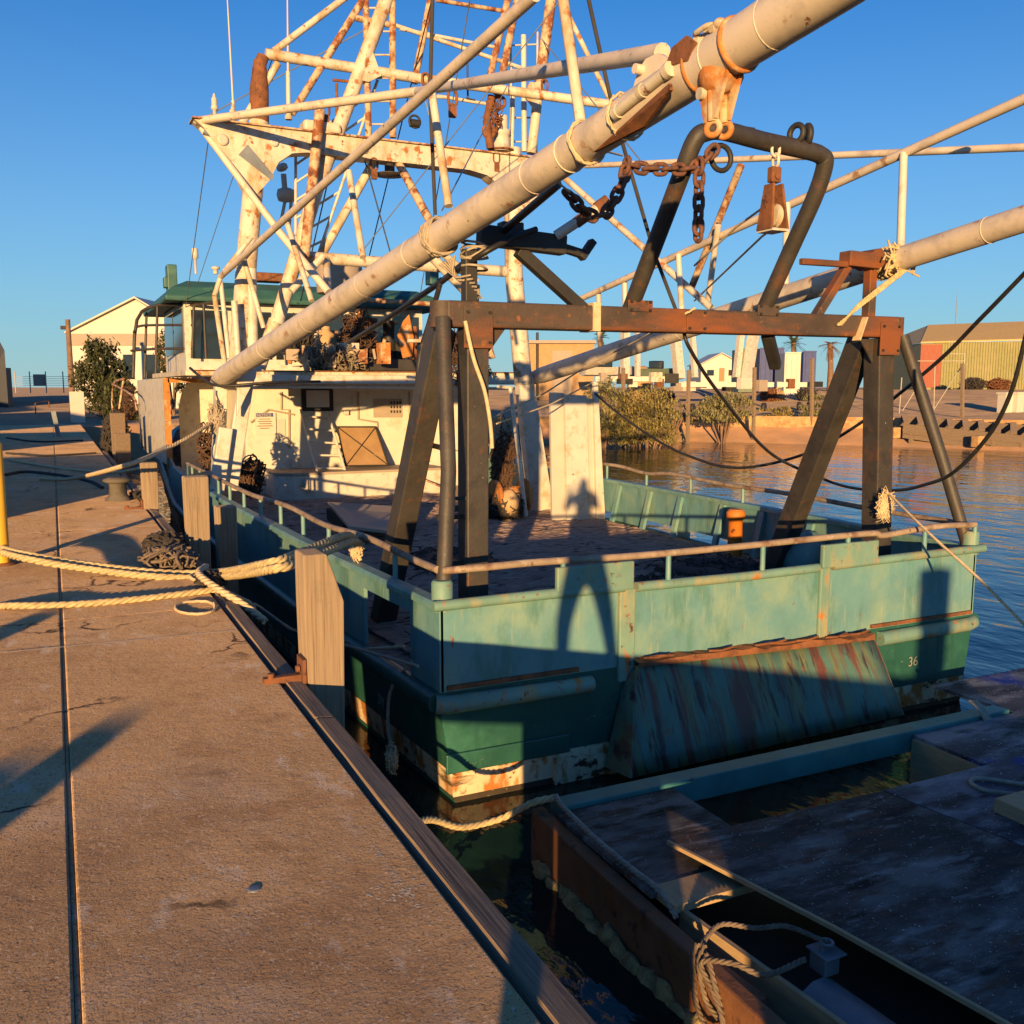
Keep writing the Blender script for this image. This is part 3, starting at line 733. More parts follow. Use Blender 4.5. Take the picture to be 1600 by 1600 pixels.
def rail(pts, name, nst, mat=m_rail, r=.03, foot=0.0, matst=m_teal):
    mb = MB(); mb.tube(smooth_path(pts, 5), r, 10); o = mb.build(name, mat, T)
    pp = resample(pts, nst)
    for p in pp[1:]:
        mb = MB(); mb.cyl((p.x, p.y, foot + sheer(p.y)), (p.x, p.y, p.z), .024, 8); mb.build('stanchion', matst, o)
rail([V(2.60, 6.72, RZ), V(2.58, 7.3, RZ + .0), V(2.54, 8.4, RZ + .02), V(2.47, 9.6, RZ - .02), V(2.40, 11, RZ + .02), V(2.30, 12.6, RZ - .01), V(2.24, 14, RZ), V(2.20, 16, RZ + .01), V(2.18, 18.4, RZ)], 'port_handrail', .92)
rail([V(2.62, 6.66, RZ), V(2.9, 6.56, RZ + .02), V(3.4, 6.57, RZ + .02), V(4.3, 6.57, RZ), V(5.4, 6.57, RZ + .0), V(6.4, 6.57, RZ + .01), V(7.0, 6.57, RZ + .01), V(7.15, 6.57, RZ - .02), V(7.8, 6.57, RZ + .02), V(8.45, 6.6, RZ)], 'stern_handrail', 1.02)
rail([V(8.44, 6.7, RZ - .01), V(8.56, 8, RZ - .02), V(8.68, 9.6, RZ), V(8.75, 11, RZ - .01), V(8.80, 12.4, RZ + .03), V(8.84, 13.2, RZ - .03), V(8.86, 14.2, RZ + .03), V(8.88, 16, RZ), V(8.93, 20, RZ + .1), V(8.8, 24, RZ + .5)], 'starboard_handrail', 1.3)
# inner frames of the starboard bulwark, rope loops and the orange vent post
mb = MB()
for Y in (8.0, 9.1, 10.1, 11.0, 12.1, 13.0, 14.0, 15.2, 16.4, 17.6):
    mb.beam((side(1, Y, -.05), Y, -.05), (side(1, Y, -.20), Y, -.68), .05, .10, up=(0, 1, 0))
build_split(mb, 'bulwark_frame', m_teal, bus)
t_ = MB(); t_.lathe((8.42, 10.35, DZ), [(.10, 0), (.10, .56), (.13, .57), (.13, .66), (.09, .70)], n=16); t_.build('vent_post', m_orange, T)
mb = MB()
for (x, y, h, w) in ((8.35, 8.9, .50, .5), (8.3, 8.2, .45, .45), (8.25, 7.5, .42, .5)): mb.blob((x, y, DZ + h * .55), (w * .6, w * .7, h * .62), seed=y, amp=.2)
mb.build('fairlead_casing', m_teal, T)

# stern ramp: plate hinged below the bulwark, leaning outward
mb = MB(); A = V(4.30, 6.50, -.68); B_ = V(7.00, 6.50, -.76); C_ = V(7.02, 6.12, -1.40); D_ = V(4.02, 6.12, -1.46)
nx, ny = 16, 6; vs = []; fs = []
for lay in (0, .05):
    for j in range(ny + 1):
        for i in range(nx + 1):
            u = i / nx; v = j / ny; p = A.lerp(B_, u).lerp(D_.lerp(C_, u), v)
            vs.append(p + V(0, lay - .006 * math.sin(math.pi * v) + .007 * noise.noise(Vector((u * 9, v * 3, 0))), .008 * math.sin(math.pi * v)))
W1 = nx + 1; off = W1 * (ny + 1)
for j in range(ny):
    for i in range(nx):
        a = j * W1 + i; fs += [(a, a + 1, a + W1 + 1, a + W1), (off + a, off + a + W1, off + a + W1 + 1, off + a + 1)]
for i in range(nx): fs += [(i, off + i, off + i + 1, i + 1), (ny * W1 + i, ny * W1 + i + 1, off + ny * W1 + i + 1, off + ny * W1 + i)]
for j in range(ny): a = j * W1; b = a + nx; fs += [(a, a + W1, off + a + W1, off + a), (b, off + b, off + b + W1, b + W1)]
mb.add(vs, fs, True); ramp = mb.build('stern_ramp', m_ramp, T)
mb = MB(); mb.prism([A + V(-.02, .0, -.02), D_ + V(-.02, 0, 0), D_ + V(-.02, .40, -.05), A + V(-.06, .10, -.10)], (.02, 0, 0)); mb.prism([B_ + V(0, 0, 0), C_, C_ + V(0, .46, 0), B_ + V(.0, .1, 0)], (.02, 0, 0)); build_split(mb, 'side_plate', m_ramp, ramp)
mb = MB()
pr = [A.lerp(B_, i / 24) for i in range(25)]; rg = random.Random(3); vs = []; fs = []
for i, p in enumerate(pr):
    vs += [p + V(0, .12, .055 + rg.uniform(-.01, .015)), p + V(0, -.02 + rg.uniform(-.015, .015), .045 + rg.uniform(-.02, .02)), p + V(0, -.02, .0)]
for i in range(24):
    a = i * 3; fs += [(a, a + 1, a + 4, a + 3), (a + 1, a + 2, a + 5, a + 4)]
mb.add(vs, fs)
for k in range(10):
    u = rg.uniform(.05, .95); p = A.lerp(B_, u) + V(0, 0, .06); mb.tube([p + V(-.12, .04, 0), p + V(-.02, -.01, rg.uniform(.0, .03)), p + V(.14, .03, rg.uniform(-.01, .02))], .012, 5)
mb.build('torn_rust_edge', m_rust, ramp)

# gantry over the stern: beam, two posts, two forward legs, two pipe legs, extras
GY = 7.4
mb = MB(); mb.beam((2.93, GY, 2.245), (8.02, GY, 2.27), .22, .215); mb.cyl((8.02, GY - .0, 2.165), (8.02, GY, 2.375), .105, 14); mb.cyl((2.93, GY, 2.14), (2.93, GY, 2.35), .105, 14)
gb = mb.build('gantry_beam', m_beam, T, bevel=.02)
mb = MB(); mb.beam((3.20, GY + .03, DZ), (3.215, GY + .03, 2.15), .20, .22, up=(0, 1, 0)); mb.build('gantry_post', m_gantry, T, bevel=.012)
mb = MB(); mb.beam((8.02, GY + .05, DZ), (7.86, GY + .03, 2.16), .22, .22, up=(0, 1, 0)); mb.build('gantry_post', m_gantry, T, bevel=.012)
mb = MB(); mb.beam((2.86, 8.95, DZ), (3.02, GY + .25, 2.15), .22, .2, up=(1, 0, 0)); mb.build('gantry_leg', m_gantry, T, bevel=.012)
mb = MB(); mb.beam((8.12, 9.25, DZ), (7.80, GY + .2, 2.16), .24, .2, up=(1, 0, 0)); mb.build('gantry_leg', m_gantry, T, bevel=.012)
mb = MB(); mb.tube([V(2.62, 6.68, -.1), V(2.75, 6.85, 1.0), V(2.86, GY - .18, 2.2)], .062, 12); mb.build('gantry_pipe_leg', m_gantry, T)
mb = MB(); mb.tube([V(8.47, 6.66, -.05), V(8.30, 6.92, .9), V(8.06, GY - .1, 2.18)], .062, 12); mb.build('gantry_pipe_leg', m_gantry, T)
for x, y in ((2.62, 6.68), (8.47, 6.66)):
    mb = MB(); mb.lathe((x, y, -.06), [(.085, 0), (.085, .22), (.07, .24)], n=14); mb.build('leg_socket', m_tealr, T)
# raking hoop on the beam
UL0 = V(4.75, GY, 2.35); UR0 = V(6.26, GY, 2.35); UL1 = V(4.75, 6.56, 3.52); UR1 = V(6.26, 6.64, 3.50)
d1 = (UL1 - UL0).normalized()
hoop = [UL0, UL0.lerp(UL1, .5), UL0.lerp(UL1, .88), UL1 + V(.03, -.03, .10), UL1 + V(.12, -.06, .17), UL1 + V(.28, -.08, .19), V(5.5, 6.56, 3.70), V(6.0, 6.58, 3.68), UR1 + V(-.08, -.04, .16), UR1 + V(-.02, -.03, .10), UR0.lerp(UR1, .88), UR0.lerp(UR1, .5), UR0]
mb = MB(); mb.tube(smooth_path(hoop, 6), .075, 14); hp = mb.build('gantry_hoop', m_gantry, T)
mb = MB(); mb.torus(V(5.07, 6.56, 3.52), (0, 1, 0), .10, .022); mb.torus(V(5.86, 6.56, 3.80), (1, .2, 0), .07, .026); mb.torus(V(5.98, 6.56, 3.80), (1, -.4, 0), .075, .028); mb.box((5.3, 6.53, 3.76), (.16, .02, .05)); build_split(mb, 'lug', m_black, hp)
# boom cradles
mb = MB(); mb.beam((3.17, GY, 2.35), (3.17, GY, 2.78), .11, .11, up=(0, 1, 0)); mb.beam((3.25, GY - .02, 2.90), (4.05, GY - .02, 2.86), .13, .16); mb.beam((4.05, GY - .02, 2.84), (4.24, GY - .02, 2.80), .08, .07); mb.beam((4.22, GY - .02, 2.76), (4.34, GY - .02, 2.92), .09, .06)
mb.box((3.55, GY, 2.98), (.2, .12, .08)); mb.beam((3.62, GY, 2.80), (4.26, GY, 2.33), .10, .10); cr = mb.build('boom_cradle', m_black, T, bevel=.01)
mb = MB(); mb.cyl((3.95, GY - .06, 2.93), (4.28, GY - .25, 3.17), .045, 12); mb.build('ram', m_white, cr); mb = MB(); mb.cyl((4.10, GY - .14, 3.035), (4.16, GY - .18, 3.085), .05, 12); mb.cyl((4.25, GY - .23, 3.15), (4.34, GY - .27, 3.22), .055, 12); mb.build('ram_band', m_rust, cr)
mb = MB(); mb.beam((7.66, GY, 2.36), (7.66, GY, 2.86), .10, .10, up=(0, 1, 0)); mb.beam((7.25, GY - .05, 2.93), (7.62, GY - .05, 2.92), .16, .15); mb.beam((6.62, GY - .12, 2.86), (7.25, GY - .08, 2.87), .06, .06); mb.beam((7.30, GY - .03, 2.86), (6.92, GY - .02, 2.34), .10, .08); mb.cyl((7.66, GY - .1, 2.95), (7.66, GY + .15, 2.95), .10, 12)
mb.build('boom_cradle', m_beam, T, bevel=.01)
mb = MB(); mb.beam((6.42, GY + .1, 2.18), (6.76, GY + .35, 1.86), .12, .10); mb.build('cut_off_bracket', m_black, T, bevel=.02)
mb = MB()
for z0 in (.55, .15): mb.box((3.05, GY + .05, z0), (.34, .05, .04))
mb.box((3.02, GY - .05, .72), (.2, .03, .03)); mb.box((2.96, GY - .08, .64), (.12, .05, .05)); build_split(mb, 'gantry_tie', m_black, T)

# booms
PB0 = PY(345, 590, 16.2); PBC = PY(700, 362, GY)
def pb(Y): return PBC + (PBC - PB0) * ((GY - Y) / (16.2 - GY))
mb = MB(); yy = [16.6, 16.0, 13, 10, GY, 5.5, 4.35, 4.3, 3.4, 3.0]
mb.tube([pb(y) for y in yy], [.09, .15, .15, .138, .125, .118, .12, .126, .13, .13], 24); boom = mb.build('port_boom', m_boom, T)
ax = (pb(3) - pb(10)).normalized()
mb = MB()
for y in (13.2, 11.2, 9.3, 8.1, 6.0, 5.55, 4.15, 3.75): mb.torus(pb(y), ax, {13.2: .149, 11.2: .141, 9.3: .132, 8.1: .127}.get(y, .120 if y > 5 else .126), .005, 26, 6)
build_split(mb, 'weld_seam', m_boom, boom)
def bnd(px, py, Y): return PY(px, py, Y)
# bracket lug holding the stay, pipe along the boom, saddle and the orange head fitting
s_ = ax.cross(V(0, 0, 1)).normalized(); u_ = s_.cross(ax).normalized()
def bl(Y, a, b): return pb(Y) + s_ * a + u_ * b
mb = MB(); q = bl(4.62, -.02, 0); mb.prism([q + ax * -.24 + u_ * .08, q + ax * -.16 + u_ * .20, q + ax * -.08 + u_ * .235, q + ax * .03 + u_ * .22, q + ax * .18 + u_ * .10], s_ * .04); mb.cyl(bl(4.74, -.07, .19), bl(4.74, .07, .19), .028, 12); mb.build('stay_lug', m_boom, boom)
mb = MB(); mb.cyl(bl(4.86, .125, -.02), bl(4.36, .135, .015), .034, 14); mb.cyl(bl(4.87, .125, -.02), bl(4.83, .125, -.02), .040, 14); mb.cyl(bl(4.62, .13, .0), bl(4.59, .13, .0), .040, 14); mb.cyl(bl(4.39, .135, .012), bl(4.35, .135, .015), .041, 14); mb.build('side_pipe', m_mast, boom)
mb = MB(); q = bl(5.2, .04, -.118); mb.prism([q, q + ax * .85 + s_ * .085 + u_ * .06, q + ax * .86 + s_ * .09 + u_ * .02, q + ax * .5 - u_ * .03], s_ * .02); mb.build('rusty_doubler', m_rust, boom)
mb = MB(); q = bl(4.40, .11, .05); mb.prism([q, q + ax * .06 + u_ * .07, q + ax * .18 + u_ * .08, q + ax * .24 + u_ * .02, q + ax * .18 - u_ * .05], s_ * .02); mb.build('guard_plate', m_rust, boom)
mb = MB()
for yq, uq in ((4.30, .12), (4.18, .125), (4.22, .145)):
    mb.cyl(bl(yq, .02, uq), bl(yq - .15, .07, uq - .02), .015, 10); mb.cyl(bl(yq - .12, -.02, uq - .02), bl(yq - .12, .11, uq - .03), .02, 10)
mb.link(bl(4.13, .08, .12), ax, s_, .13, .07, .014); mb.blob(bl(4.03, .07, .11), (.04, .04, .03), 2); mb.build('clamp', m_mast, boom)
mb = MB(); q = bl(4.16, 0, 0); mb.torus(bl(4.27, 0, 0), ax, .122, .014, 28, 8); mb.torus(bl(3.98, 0, 0), ax, .127, .016, 28, 8); build_split(mb, 'collar', m_rusto, boom)
hd = PY(1124, 112, 4.13); dn = V(0, 0, -1)
mb = MB()
for sx in (-.045, .045):
    o = s_ * sx
    mb.prism([hd + o + ax * -.15, hd + o + ax * .15, hd + o + ax * .10 + dn * .13, hd + o + ax * .05 + dn * .25, hd + o + ax * -.04 + dn * .25, hd + o + ax * -.07 + dn * .13], s_ * .018)
for sx in (-.036, .040):
    mb.torus(hd + s_ * sx + ax * .01 + dn * .285, s_ + ax * .5, .036, .017, 18, 8)
    mb.cyl(hd + s_ * sx + dn * .08, hd + s_ * sx + ax * .01 + dn * .255, .030, 10)
mb.blob(hd + ax * .01 + dn * .02, (.12, .12, .10), 5, .12); mb.build('head_fitting', m_rusto, boom)
mb = MB(); mb.cyl(hd + s_ * .09 + ax * -.05 + dn * .10, hd + s_ * -.07 + ax * -.03 + dn * .10, .030, 14); mb.build('pin', m_mast, boom)

SB0 = PY(835, 590, 16.2); SBC = PY(1390, 410, GY)
def sb(Y): return SBC + (SBC - SB0) * ((GY - Y) / (16.2 - GY))
mb = MB(); mb.tube([sb(y) for y in (16.6, 15.8, 13, 10, GY, 5.8, 4.6)], [.10, .15, .15, .14, .125, .12, .12], 22); sbm = mb.build('starboard_boom', m_boom, T)
mb = MB(); ax2 = (sb(3) - sb(10)).normalized()
for y in (13.5, 11.2, 9.2, 6.2, 5.7): mb.torus(sb(y), ax2, .148 if y > 13 else .143 if y > 11 else .135 if y > 9 else .121, .005, 24, 6)
build_split(mb, 'weld_seam', m_boom, sbm)

# pipe helper: a pipe between two pixels, each on its own plane
def pipe(name, a, b, r, mat=m_mast, parent=None, n=10):
    mb = MB(); mb.cyl(PY(*a), PY(*b), r, n); return mb.build(name, mat, parent or T)
MY = 16.0
# port boom truss: top chord and struts
pipe('truss_chord', (345, 432, 15.6), (836, -8, 6.0), .046, m_boom, boom)
for a, b in (((381, 405, 14.6), (412, 512, 14.6)), ((449, 350, 13.3), (487, 470, 12.6)), ((545, 268, 11.0), (567, 402, 10.4)), ((675, 146, 8.6), (701, 322, 8.2)), ((880, 0, 5.9), (907, 190, 5.7))):
    pipe('truss_strut', a, b, .038, m_mast, boom)
pipe('truss_strut', (345, 432, 15.6), (335, 462, 15.6), .04, m_mast, boom); pipe('truss_strut', (335, 462, 15.6), (352, 575, 16.0), .04, m_mast, boom)
pipe('truss_strut', (350, 425, 15.6), (393, 370, 15.6), .04, m_mast, boom)
# starboard boom truss
pipe('truss_chord', (905, 468, 14.6), (1606, 152, 6.2), .05, m_boom, sbm)
for a, b in (((935, 455, 14.0), (937, 530, 14.2)), ((976, 437, 13.2), (977, 520, 13.2)), ((1060, 398, 11.6), (1066, 500, 11.4)), ((1230, 318, 9.2), (1227, 445, 9.0)), ((1412, 240, 7.6), (1407, 390, 7.4))): pipe('truss_strut', a, b, .042, m_white, sbm)
pipe('stay_pipe', (915, 259, 14), (1606, 230, 6.8), .042, m_boom, sbm)
pipe('stay_pipe', (880, 276, 14.5), (1112, 482, 11), .05, m_mast, sbm)
pipe('stay_pipe', (1158, 258, 10.2), (1078, 455, 11.6), .05, m_rustpipe, sbm); pipe('stay_pipe', (1122, 352, 10.6), (1106, 472, 11.2), .042, m_white, sbm)
# goalpost mast
def col(pts, r, name, mat=m_mast):
    mb = MB(); mb.tube([PY(*p) for p in pts], r, 16); return mb.build(name, mat, T)
mp = col([(405, 190, MY), (386, 400, MY), (372, 590, MY)], [.155, .165, .17], 'mast_column')
ms = col([(800, 232, MY), (803, 430, MY), (818, 600, MY)], [.16, .165, .17], 'mast_column')
mb = MB(); mb.beam(PY(818, 590, MY), PY(846, 806, 15.9), .30, .20, up=(0, 1, 0), w2=.46); mb.build('mast_foot', m_white, ms)
mb = MB(); mb.beam(PY(385, 585, MY), PY(358, 765, MY), .24, .24, up=(0, 1, 0)); mb.build('mast_foot', m_white, mp, bevel=.02)
mb = MB(); mb.beam(PY(352, 668, 15.8), PY(338, 770, 15.8), .22, .2, up=(0, 1, 0)); mb.beam(PY(345, 600, 16.2), PY(340, 760, 16.2), .2, .24, up=(0, 1, 0)); mb.build('mast_strut', m_white, mp, bevel=.02)
mb = MB(); mb.beam(PY(378, 575, 15.7), PY(408, 575, 15.7), .12, .12); mb.prism([PY(372, 570, 15.6), PY(402, 572, 15.6), PY(400, 590, 15.6), PY(384, 620, 15.6), PY(370, 650, 15.6)], (0, .1, 0)); mb.build('boom_heel_bracket', m_white, T, bevel=.01)
# crossbeam: plate girder with lightening holes suggested by rings, arched gussets
x0 = PY(306, 192, MY); cbz = x0.z
mb = MB()
zt_, zb_ = cbz + .02, cbz - .30
top = [(2.22, zt_), (3.05, zt_), (8.25, zt_), (8.72, zt_ - .05)]
poly = [(2.20, zt_), (8.70, zt_), (8.70, zt_ - .14), (8.05, zb_ - .55), (7.92, zb_ - .62)]
arc = [(7.55, zb_ - .50), (7.40, zb_ - .22), (7.15, zb_ - .06), (6.8, zb_), (3.95, zb_), (3.70, zb_ - .04), (3.48, zb_ - .20), (3.32, zb_ - .50), (3.1, zb_ - .75), (2.98, zb_ - .75), (2.85, zb_ - .45), (2.35, zt_ - .12)]
mb.prism([(x, MY - .16, z) for x, z in poly + arc], (0, .32, 0)); cb = mb.build('crossbeam', m_mast, T)
mb = MB(); mb.box((5.45, MY, zt_ + .012), (6.55, .44, .024)); mb.build('beam_flange', m_rustpipe, cb)
mb = MB()
for x, z, r in ((3.42, zb_ + .10, .07), (4.9, zb_ + .14, .07), (7.8, zb_ - .25, .10), (2.62, zb_ + .05, .09)): mb.lathe((x, MY - .17, z), [(r, 0), (r, .012), (r * .6, .014)], axis=(0, -1, 0), n=16)
build_split(mb, 'round_plate', m_panel, cb)
mb = MB(); mb.prism([(2.85, MY - .175, zb_ - .15), (3.0, MY - .175, zb_ + .02), (3.4, MY - .175, zb_ - .42), (3.36, MY - .175, zb_ - .5)], (0, .01, 0)); mb.build('grey_brace', m_steel, cb)
# stacks on the crossbeam
mb = MB(); mb.tube([PY(405, 190, MY), PY(405, 140, MY), PY(406, 95, MY)], [.155, .15, .10], 16); mb.cyl(PY(405, 105, MY), PY(411, 88, MY), .095, 14); e_ = mb.build('exhaust_stack', m_rust, T)
mb = MB(); mb.lathe(PY(783, 238, MY), [(.2, 0), (.2, .03), (.155, .04), (.15, .28), (.17, .3), (.17, .36), (.12, .4), (.12, .62)], n=16); mb.build('exhaust_stack', m_white, T)
mb = MB(); mb.lathe(PY(783, 238, MY) + V(0, 0, .01), [(.24, 0), (.24, .03)], n=16); mb.tube([PY(768, 150, MY - .2), PY(760, 190, MY - .2), PY(766, 232, MY - .2)], .07, 8); mb.torus(PY(764, 205, MY - .2), (0, 1, 0), .1, .04); mb.torus(PY(780, 160, MY - .2), (.5, 1, 0), .1, .03); tangle(mb, PY(772, 175, MY - .2), (.2, .1, .5), 10, .018); mb.build('rusty_tackle', m_rust, T)
mb = MB(); mb.box(PY(500, 200, MY) + V(0, 0, -.02), (.62, .4, .18)); mb.build('equipment_box', m_mast, T, bevel=.05)
# antennas, lamps, bell, searchlight
for (a, b, r, c_) in (((355, -6, MY), (364, 158, MY), .012, (364, 188, MY)), ((449, -6, MY), (450, 112, MY), .014, (451, 187, MY))):
    mb = MB(); mb.cyl(PY(*a), PY(*b), r * .8, 8, r * 1.4); an = mb.build('whip_antenna', m_panel, T)
    mb = MB(); mb.cyl(PY(*b), PY(*c_), .03 if r < .013 else .035, 10); mb.lathe(PY(*c_), [(.06, 0), (.06, .05), (.04, .08), (.05, .1), (.05, .14), (.03, .17)], n=12); mb.build('antenna_mount', m_mast, an)
mb = MB(); p = PY(336, 190, MY); mb.lathe(p, [(.03, 0), (.03, .17), (.055, .18), (.055, .22), (.045, .24), (.045, .34), (.03, .36), (.012, .42)], n=12); mb.build('mast_lamp', m_panel, T)
p = PY(609, 276, MY); mb = MB(); mb.lathe(p + V(0, 0, .03), [(.09, 0), (.10, .04), (.085, .06), (.085, .17), (.06, .2), (.02, .24), (.02, .3)], n=16); bl_ = mb.build('bell_lamp', m_black, T); mb = MB(); mb.lathe(p, [(.01, 0), (.27, .02), (.27, .035), (.08, .05)], n=20); mb.build('lamp_shade', m_gantry, bl_)
mb = MB(); p = PY(447, 305, 17.5); mb.lathe(p, [(.04, -.12), (.14, -.1), (.17, 0), (.15, .09), (.08, .12)], n=16); mb.cyl(p + V(-.02, 0, .1), PY(443, 272, 17.5), .05, 12); mb.lathe(PY(441, 262, 17.5), [(.05, -.06), (.10, -.03), (.10, .04), (.06, .07)], axis=(-.4, 0, 1), n=14)
mb.cyl(p, PY(438, 352, 17.5), .03, 8); mb.cyl(p + V(.1, 0, 0), PY(452, 352, 17.5), .03, 8); mb.build('searchlight', m_panel, T)
mb = MB(); mb.tube([PY(520, 125, MY), PY(575, 130, MY)], .025, 8); mb.cyl(PY(526, 130, MY), PY(526, 180, MY), .025, 8); mb.build('aerial_bar', m_rust, T)
mb = MB(); mb.cyl(PY(730, 72, MY), PY(731, 155, MY), .018, 8); mb.cyl(PY(728, 155, MY), PY(742, 158, MY), .03, 8); mb.build('hanging_rod', m_gantry, T)
mb = MB(); p = PY(648, 190, MY); mb.torus(p, (0, 1, 0), .10, .02); mb.cyl(p + V(-.08, 0, -.03), p + V(.08, 0, -.03), .07, 12); mb.build('hanging_block', m_black, T)

# lattice of the tripod mast and its braces
Lm = m_mast; Lr = m_rustpipe
for (a, b, r, m_) in (
    ((415, 84, MY), (652, 122, MY), .085, Lm), ((652, 122, MY), (950, 163, 15.0), .08, Lm),
    ((428, 80, MY), (545, -8, MY), .055, Lm), ((376, 196, MY), (434, 99, MY), .06, Lm), ((456, 178, MY), (572, -8, MY), .06, Lr),
    ((606, -8, MY), (494, 297, MY), .12, Lm), ((494, 297, MY), (432, 505, MY), .12, Lm),
    ((587, 247, 16.4), (503, 397, 16.4), .075, Lm), ((587, 247, 16.4), (594, 232, 16.4), .07, Lm),
    ((500, 172, 15.7), (474, 418, 15.7), .085, Lr),
    ((571, -8, MY), (576, 215, MY), .055, Lr), ((613, -8, MY), (614, 215, MY), .06, Lr),
    ((480, 402, MY), (800, 425, MY), .10, Lm), ((510, 402, MY), (512, 455, 15.0), .06, Lm), ((478, 415, MY), (512, 452, 15.0), .06, Lm), ((455, 455, 15.6), (505, 400, 15.6), .06, Lm),
    ((674, -8, MY), (647, 130, MY), .06, Lr), ((795, -8, MY), (762, 135, MY), .06, Lr), ((808, 0, MY), (778, 150, MY), .065, Lr),
    ((862, -8, MY), (843, 130, MY), .10, Lr), ((843, 130, MY), (830, 240, MY), .09, Lm), ((818, 55, MY), (819, 237, MY), .05, m_white), ((801, 150, MY), (799, 232, MY), .045, m_white),
    ((888, 24, 15.2), (953, 156, 15.2), .045, Lm),
    ((610, 37, MY), (820, 108, MY), .035, Lm), ((625, 45, MY), (775, 74, MY), .03, m_white), ((681, 0, MY), (786, 17, MY), .035, Lr), ((555, 28, MY), (615, 40, MY), .05, Lr),
    ((620, 250, MY), (672, 346, 15.0), .07, Lr), ((672, 398, 15.0), (742, 470, 15.0), .08, Lm), ((690, 395, 15.6), (745, 440, 15.6), .06, Lm),
    ((315, 200, MY), (436, 362, 15.4), .055, m_boom), ((436, 362, 15.4), (513, 456, 14.6), .06, m_boom),
    ((306, 189, MY), (652, 143, 12.4), .06, m_boom), ((652, 143, 12.4), (1035, 82, 4.95), .055, m_boom),
    ((318, 205, 15.9), (425, 252, 15.9), .05, m_steel), ((605, 150, MY), (700, 152, MY), .03, m_white), ((683, 150, MY), (758, 162, MY), .03, m_white),
    ((742, 468, 15.2), (770, 560, 15.2), .05, Lr), ((745, 445, MY), (738, 560, MY), .06, Lr), ((472, 540, 18.0), (480, 580, 18.0), .06, Lr),
    ((430, 500, MY), (405, 575, MY), .11, Lm), ((392, 420, 15.9), (395, 560, 15.9), .09, m_white), ((366, 470, 15.6), (372, 560, 15.6), .05, m_white), ((345, 440, 17), (358, 560, 17), .04, m_white)):
    pipe('mast_brace', a, b, r, m_)
mb = MB(); mb.prism([PY(583, 82, MY - .1), PY(596, 118, MY - .1), PY(576, 128, MY - .1), PY(560, 124, MY - .1)], (0, .03, 0)); mb.prism([PY(828, 128, MY - .1), PY(845, 130, MY - .1), PY(838, 175, MY - .1), PY(820, 150, MY - .1)], (0, .03, 0)); build_split(mb, 'gusset', Lm, T)
def ladder(l0, l1, r0, r1, n, r=.028, mat=m_white, skip=()):
    mb = MB(); a, b, c, d = PY(*l0), PY(*l1), PY(*r0), PY(*r1); mb.cyl(a, b, r, 8); mb.cyl(c, d, r, 8); o = mb.build('ladder', mat, T)
    for i in range(n):
        t = (i + .5) / n; mb = MB(); mb.cyl(a.lerp(b, t), c.lerp(d, t), r * .8, 8); mb.build('rung', mat, o)
ladder((572, -6, MY), (575, 212, MY), (612, -6, MY), (613, 212, MY), 6, .02)
ladder((462, 215, 16.6), (462, 410, 16.6), (590, 125, 16.2), (498, 395, 16.5), 7, .025)
ladder((798, 52, MY + .3), (799, 240, MY + .3), (840, 50, MY + .3), (838, 240, MY + .3), 5, .02)

# lashings: rope wound round the boom at the cradle
# deckhouse under the shelter deck
HY = 20.5
def wall_box(mb, x0, x1, y0, y1, z0, z1): mb.box(((x0 + x1) / 2, (y0 + y1) / 2, (z0 + z1) / 2), (x1 - x0, y1 - y0, z1 - z0)); return mb
dh = wall_box(MB(), 3.62, 8.55, HY, 30, DZ - .1, 1.84).build('deckhouse', M('house_paint', (.60, .55, .46), .5, var=.07, layers=[((.5, .42, .31), 3, .55, .7), (RUST, 8, .69, .73), (RUSTO, 4, .68, .73, (2, 2, .3))], bump=.06), T)
rf = MB(); rf.prism([(2.2, 18.2, 1.86), (8.9, 18.2, 1.86), (8.93, 24, 1.86), (8.2, 31, 1.95), (2.9, 31, 1.95), (2.15, 24, 1.86)], (0, 0, .10)); roof = rf.build('shelter_deck', m_mast, T, bevel=.01)
mb = MB(); mb.box((5.6, 18.17, 1.955), (6.5, .05, .02)); mb.build('rusty_roof_edge', m_rust, roof)
mb = MB(); mb.box((6.05, 18.14, 1.80), (5.7, .07, .17)); mb.build('roof_fascia', m_white, roof, bevel=.02)
mb = MB(); mb.cyl((3.3, 18.10, 1.735), (8.85, 18.10, 1.735), .035, 10); mb.build('gutter_pipe', m_white, roof)
mb = MB(); mb.cyl((3.3, 18.22, 1.66), (8.85, 18.16, 1.62), .03, 8); hr = mb.build('awning_rail', m_white, roof)
for x in (3.6, 4.6, 5.6, 6.25, 6.9, 7.5, 8.2):
    mb = MB(); mb.cyl((x, 18.22, 1.66), (x + (.0 if x < 6 else .08), 18.22, 1.9), .018, 6); mb.build('rail_hanger', m_rustpipe, hr)
def wpan(x0, y0, x1, y1, name, mat, par, pr=.012, t=.02, Y=HY, bev=0):
    a = PY(x0, y0, Y); b = PY(x1, y1, Y); mb = MB(); mb.box(((a.x + b.x) / 2, Y - pr - t / 2 + .004, (a.z + b.z) / 2), (abs(b.x - a.x), t + .004, abs(a.z - b.z))); return mb.build(name, mat, par, bevel=bev)
wd = wpan(470, 607, 520, 642, 'window', m_dark, dh, .02, .05)
wpan(477, 610, 513, 636, 'blanking_panel', m_panel, wd, .08)
vb = wpan(583, 623, 606, 652, 'vent_box', m_creamd, dh); vg = wpan(607, 623, 628, 652, 'vent_grille', m_creamd, dh)
for i in range(3):
    for j in range(4): wpan(609.5 + 4.6 * j, 627 + 7 * i, 612 + 4.6 * j, 631 + 7 * i, 'grille_hole', m_dark, vg, .03, .01)
nb = wpan(398, 645, 431, 679, 'notice_board', m_cream, dh, .03)
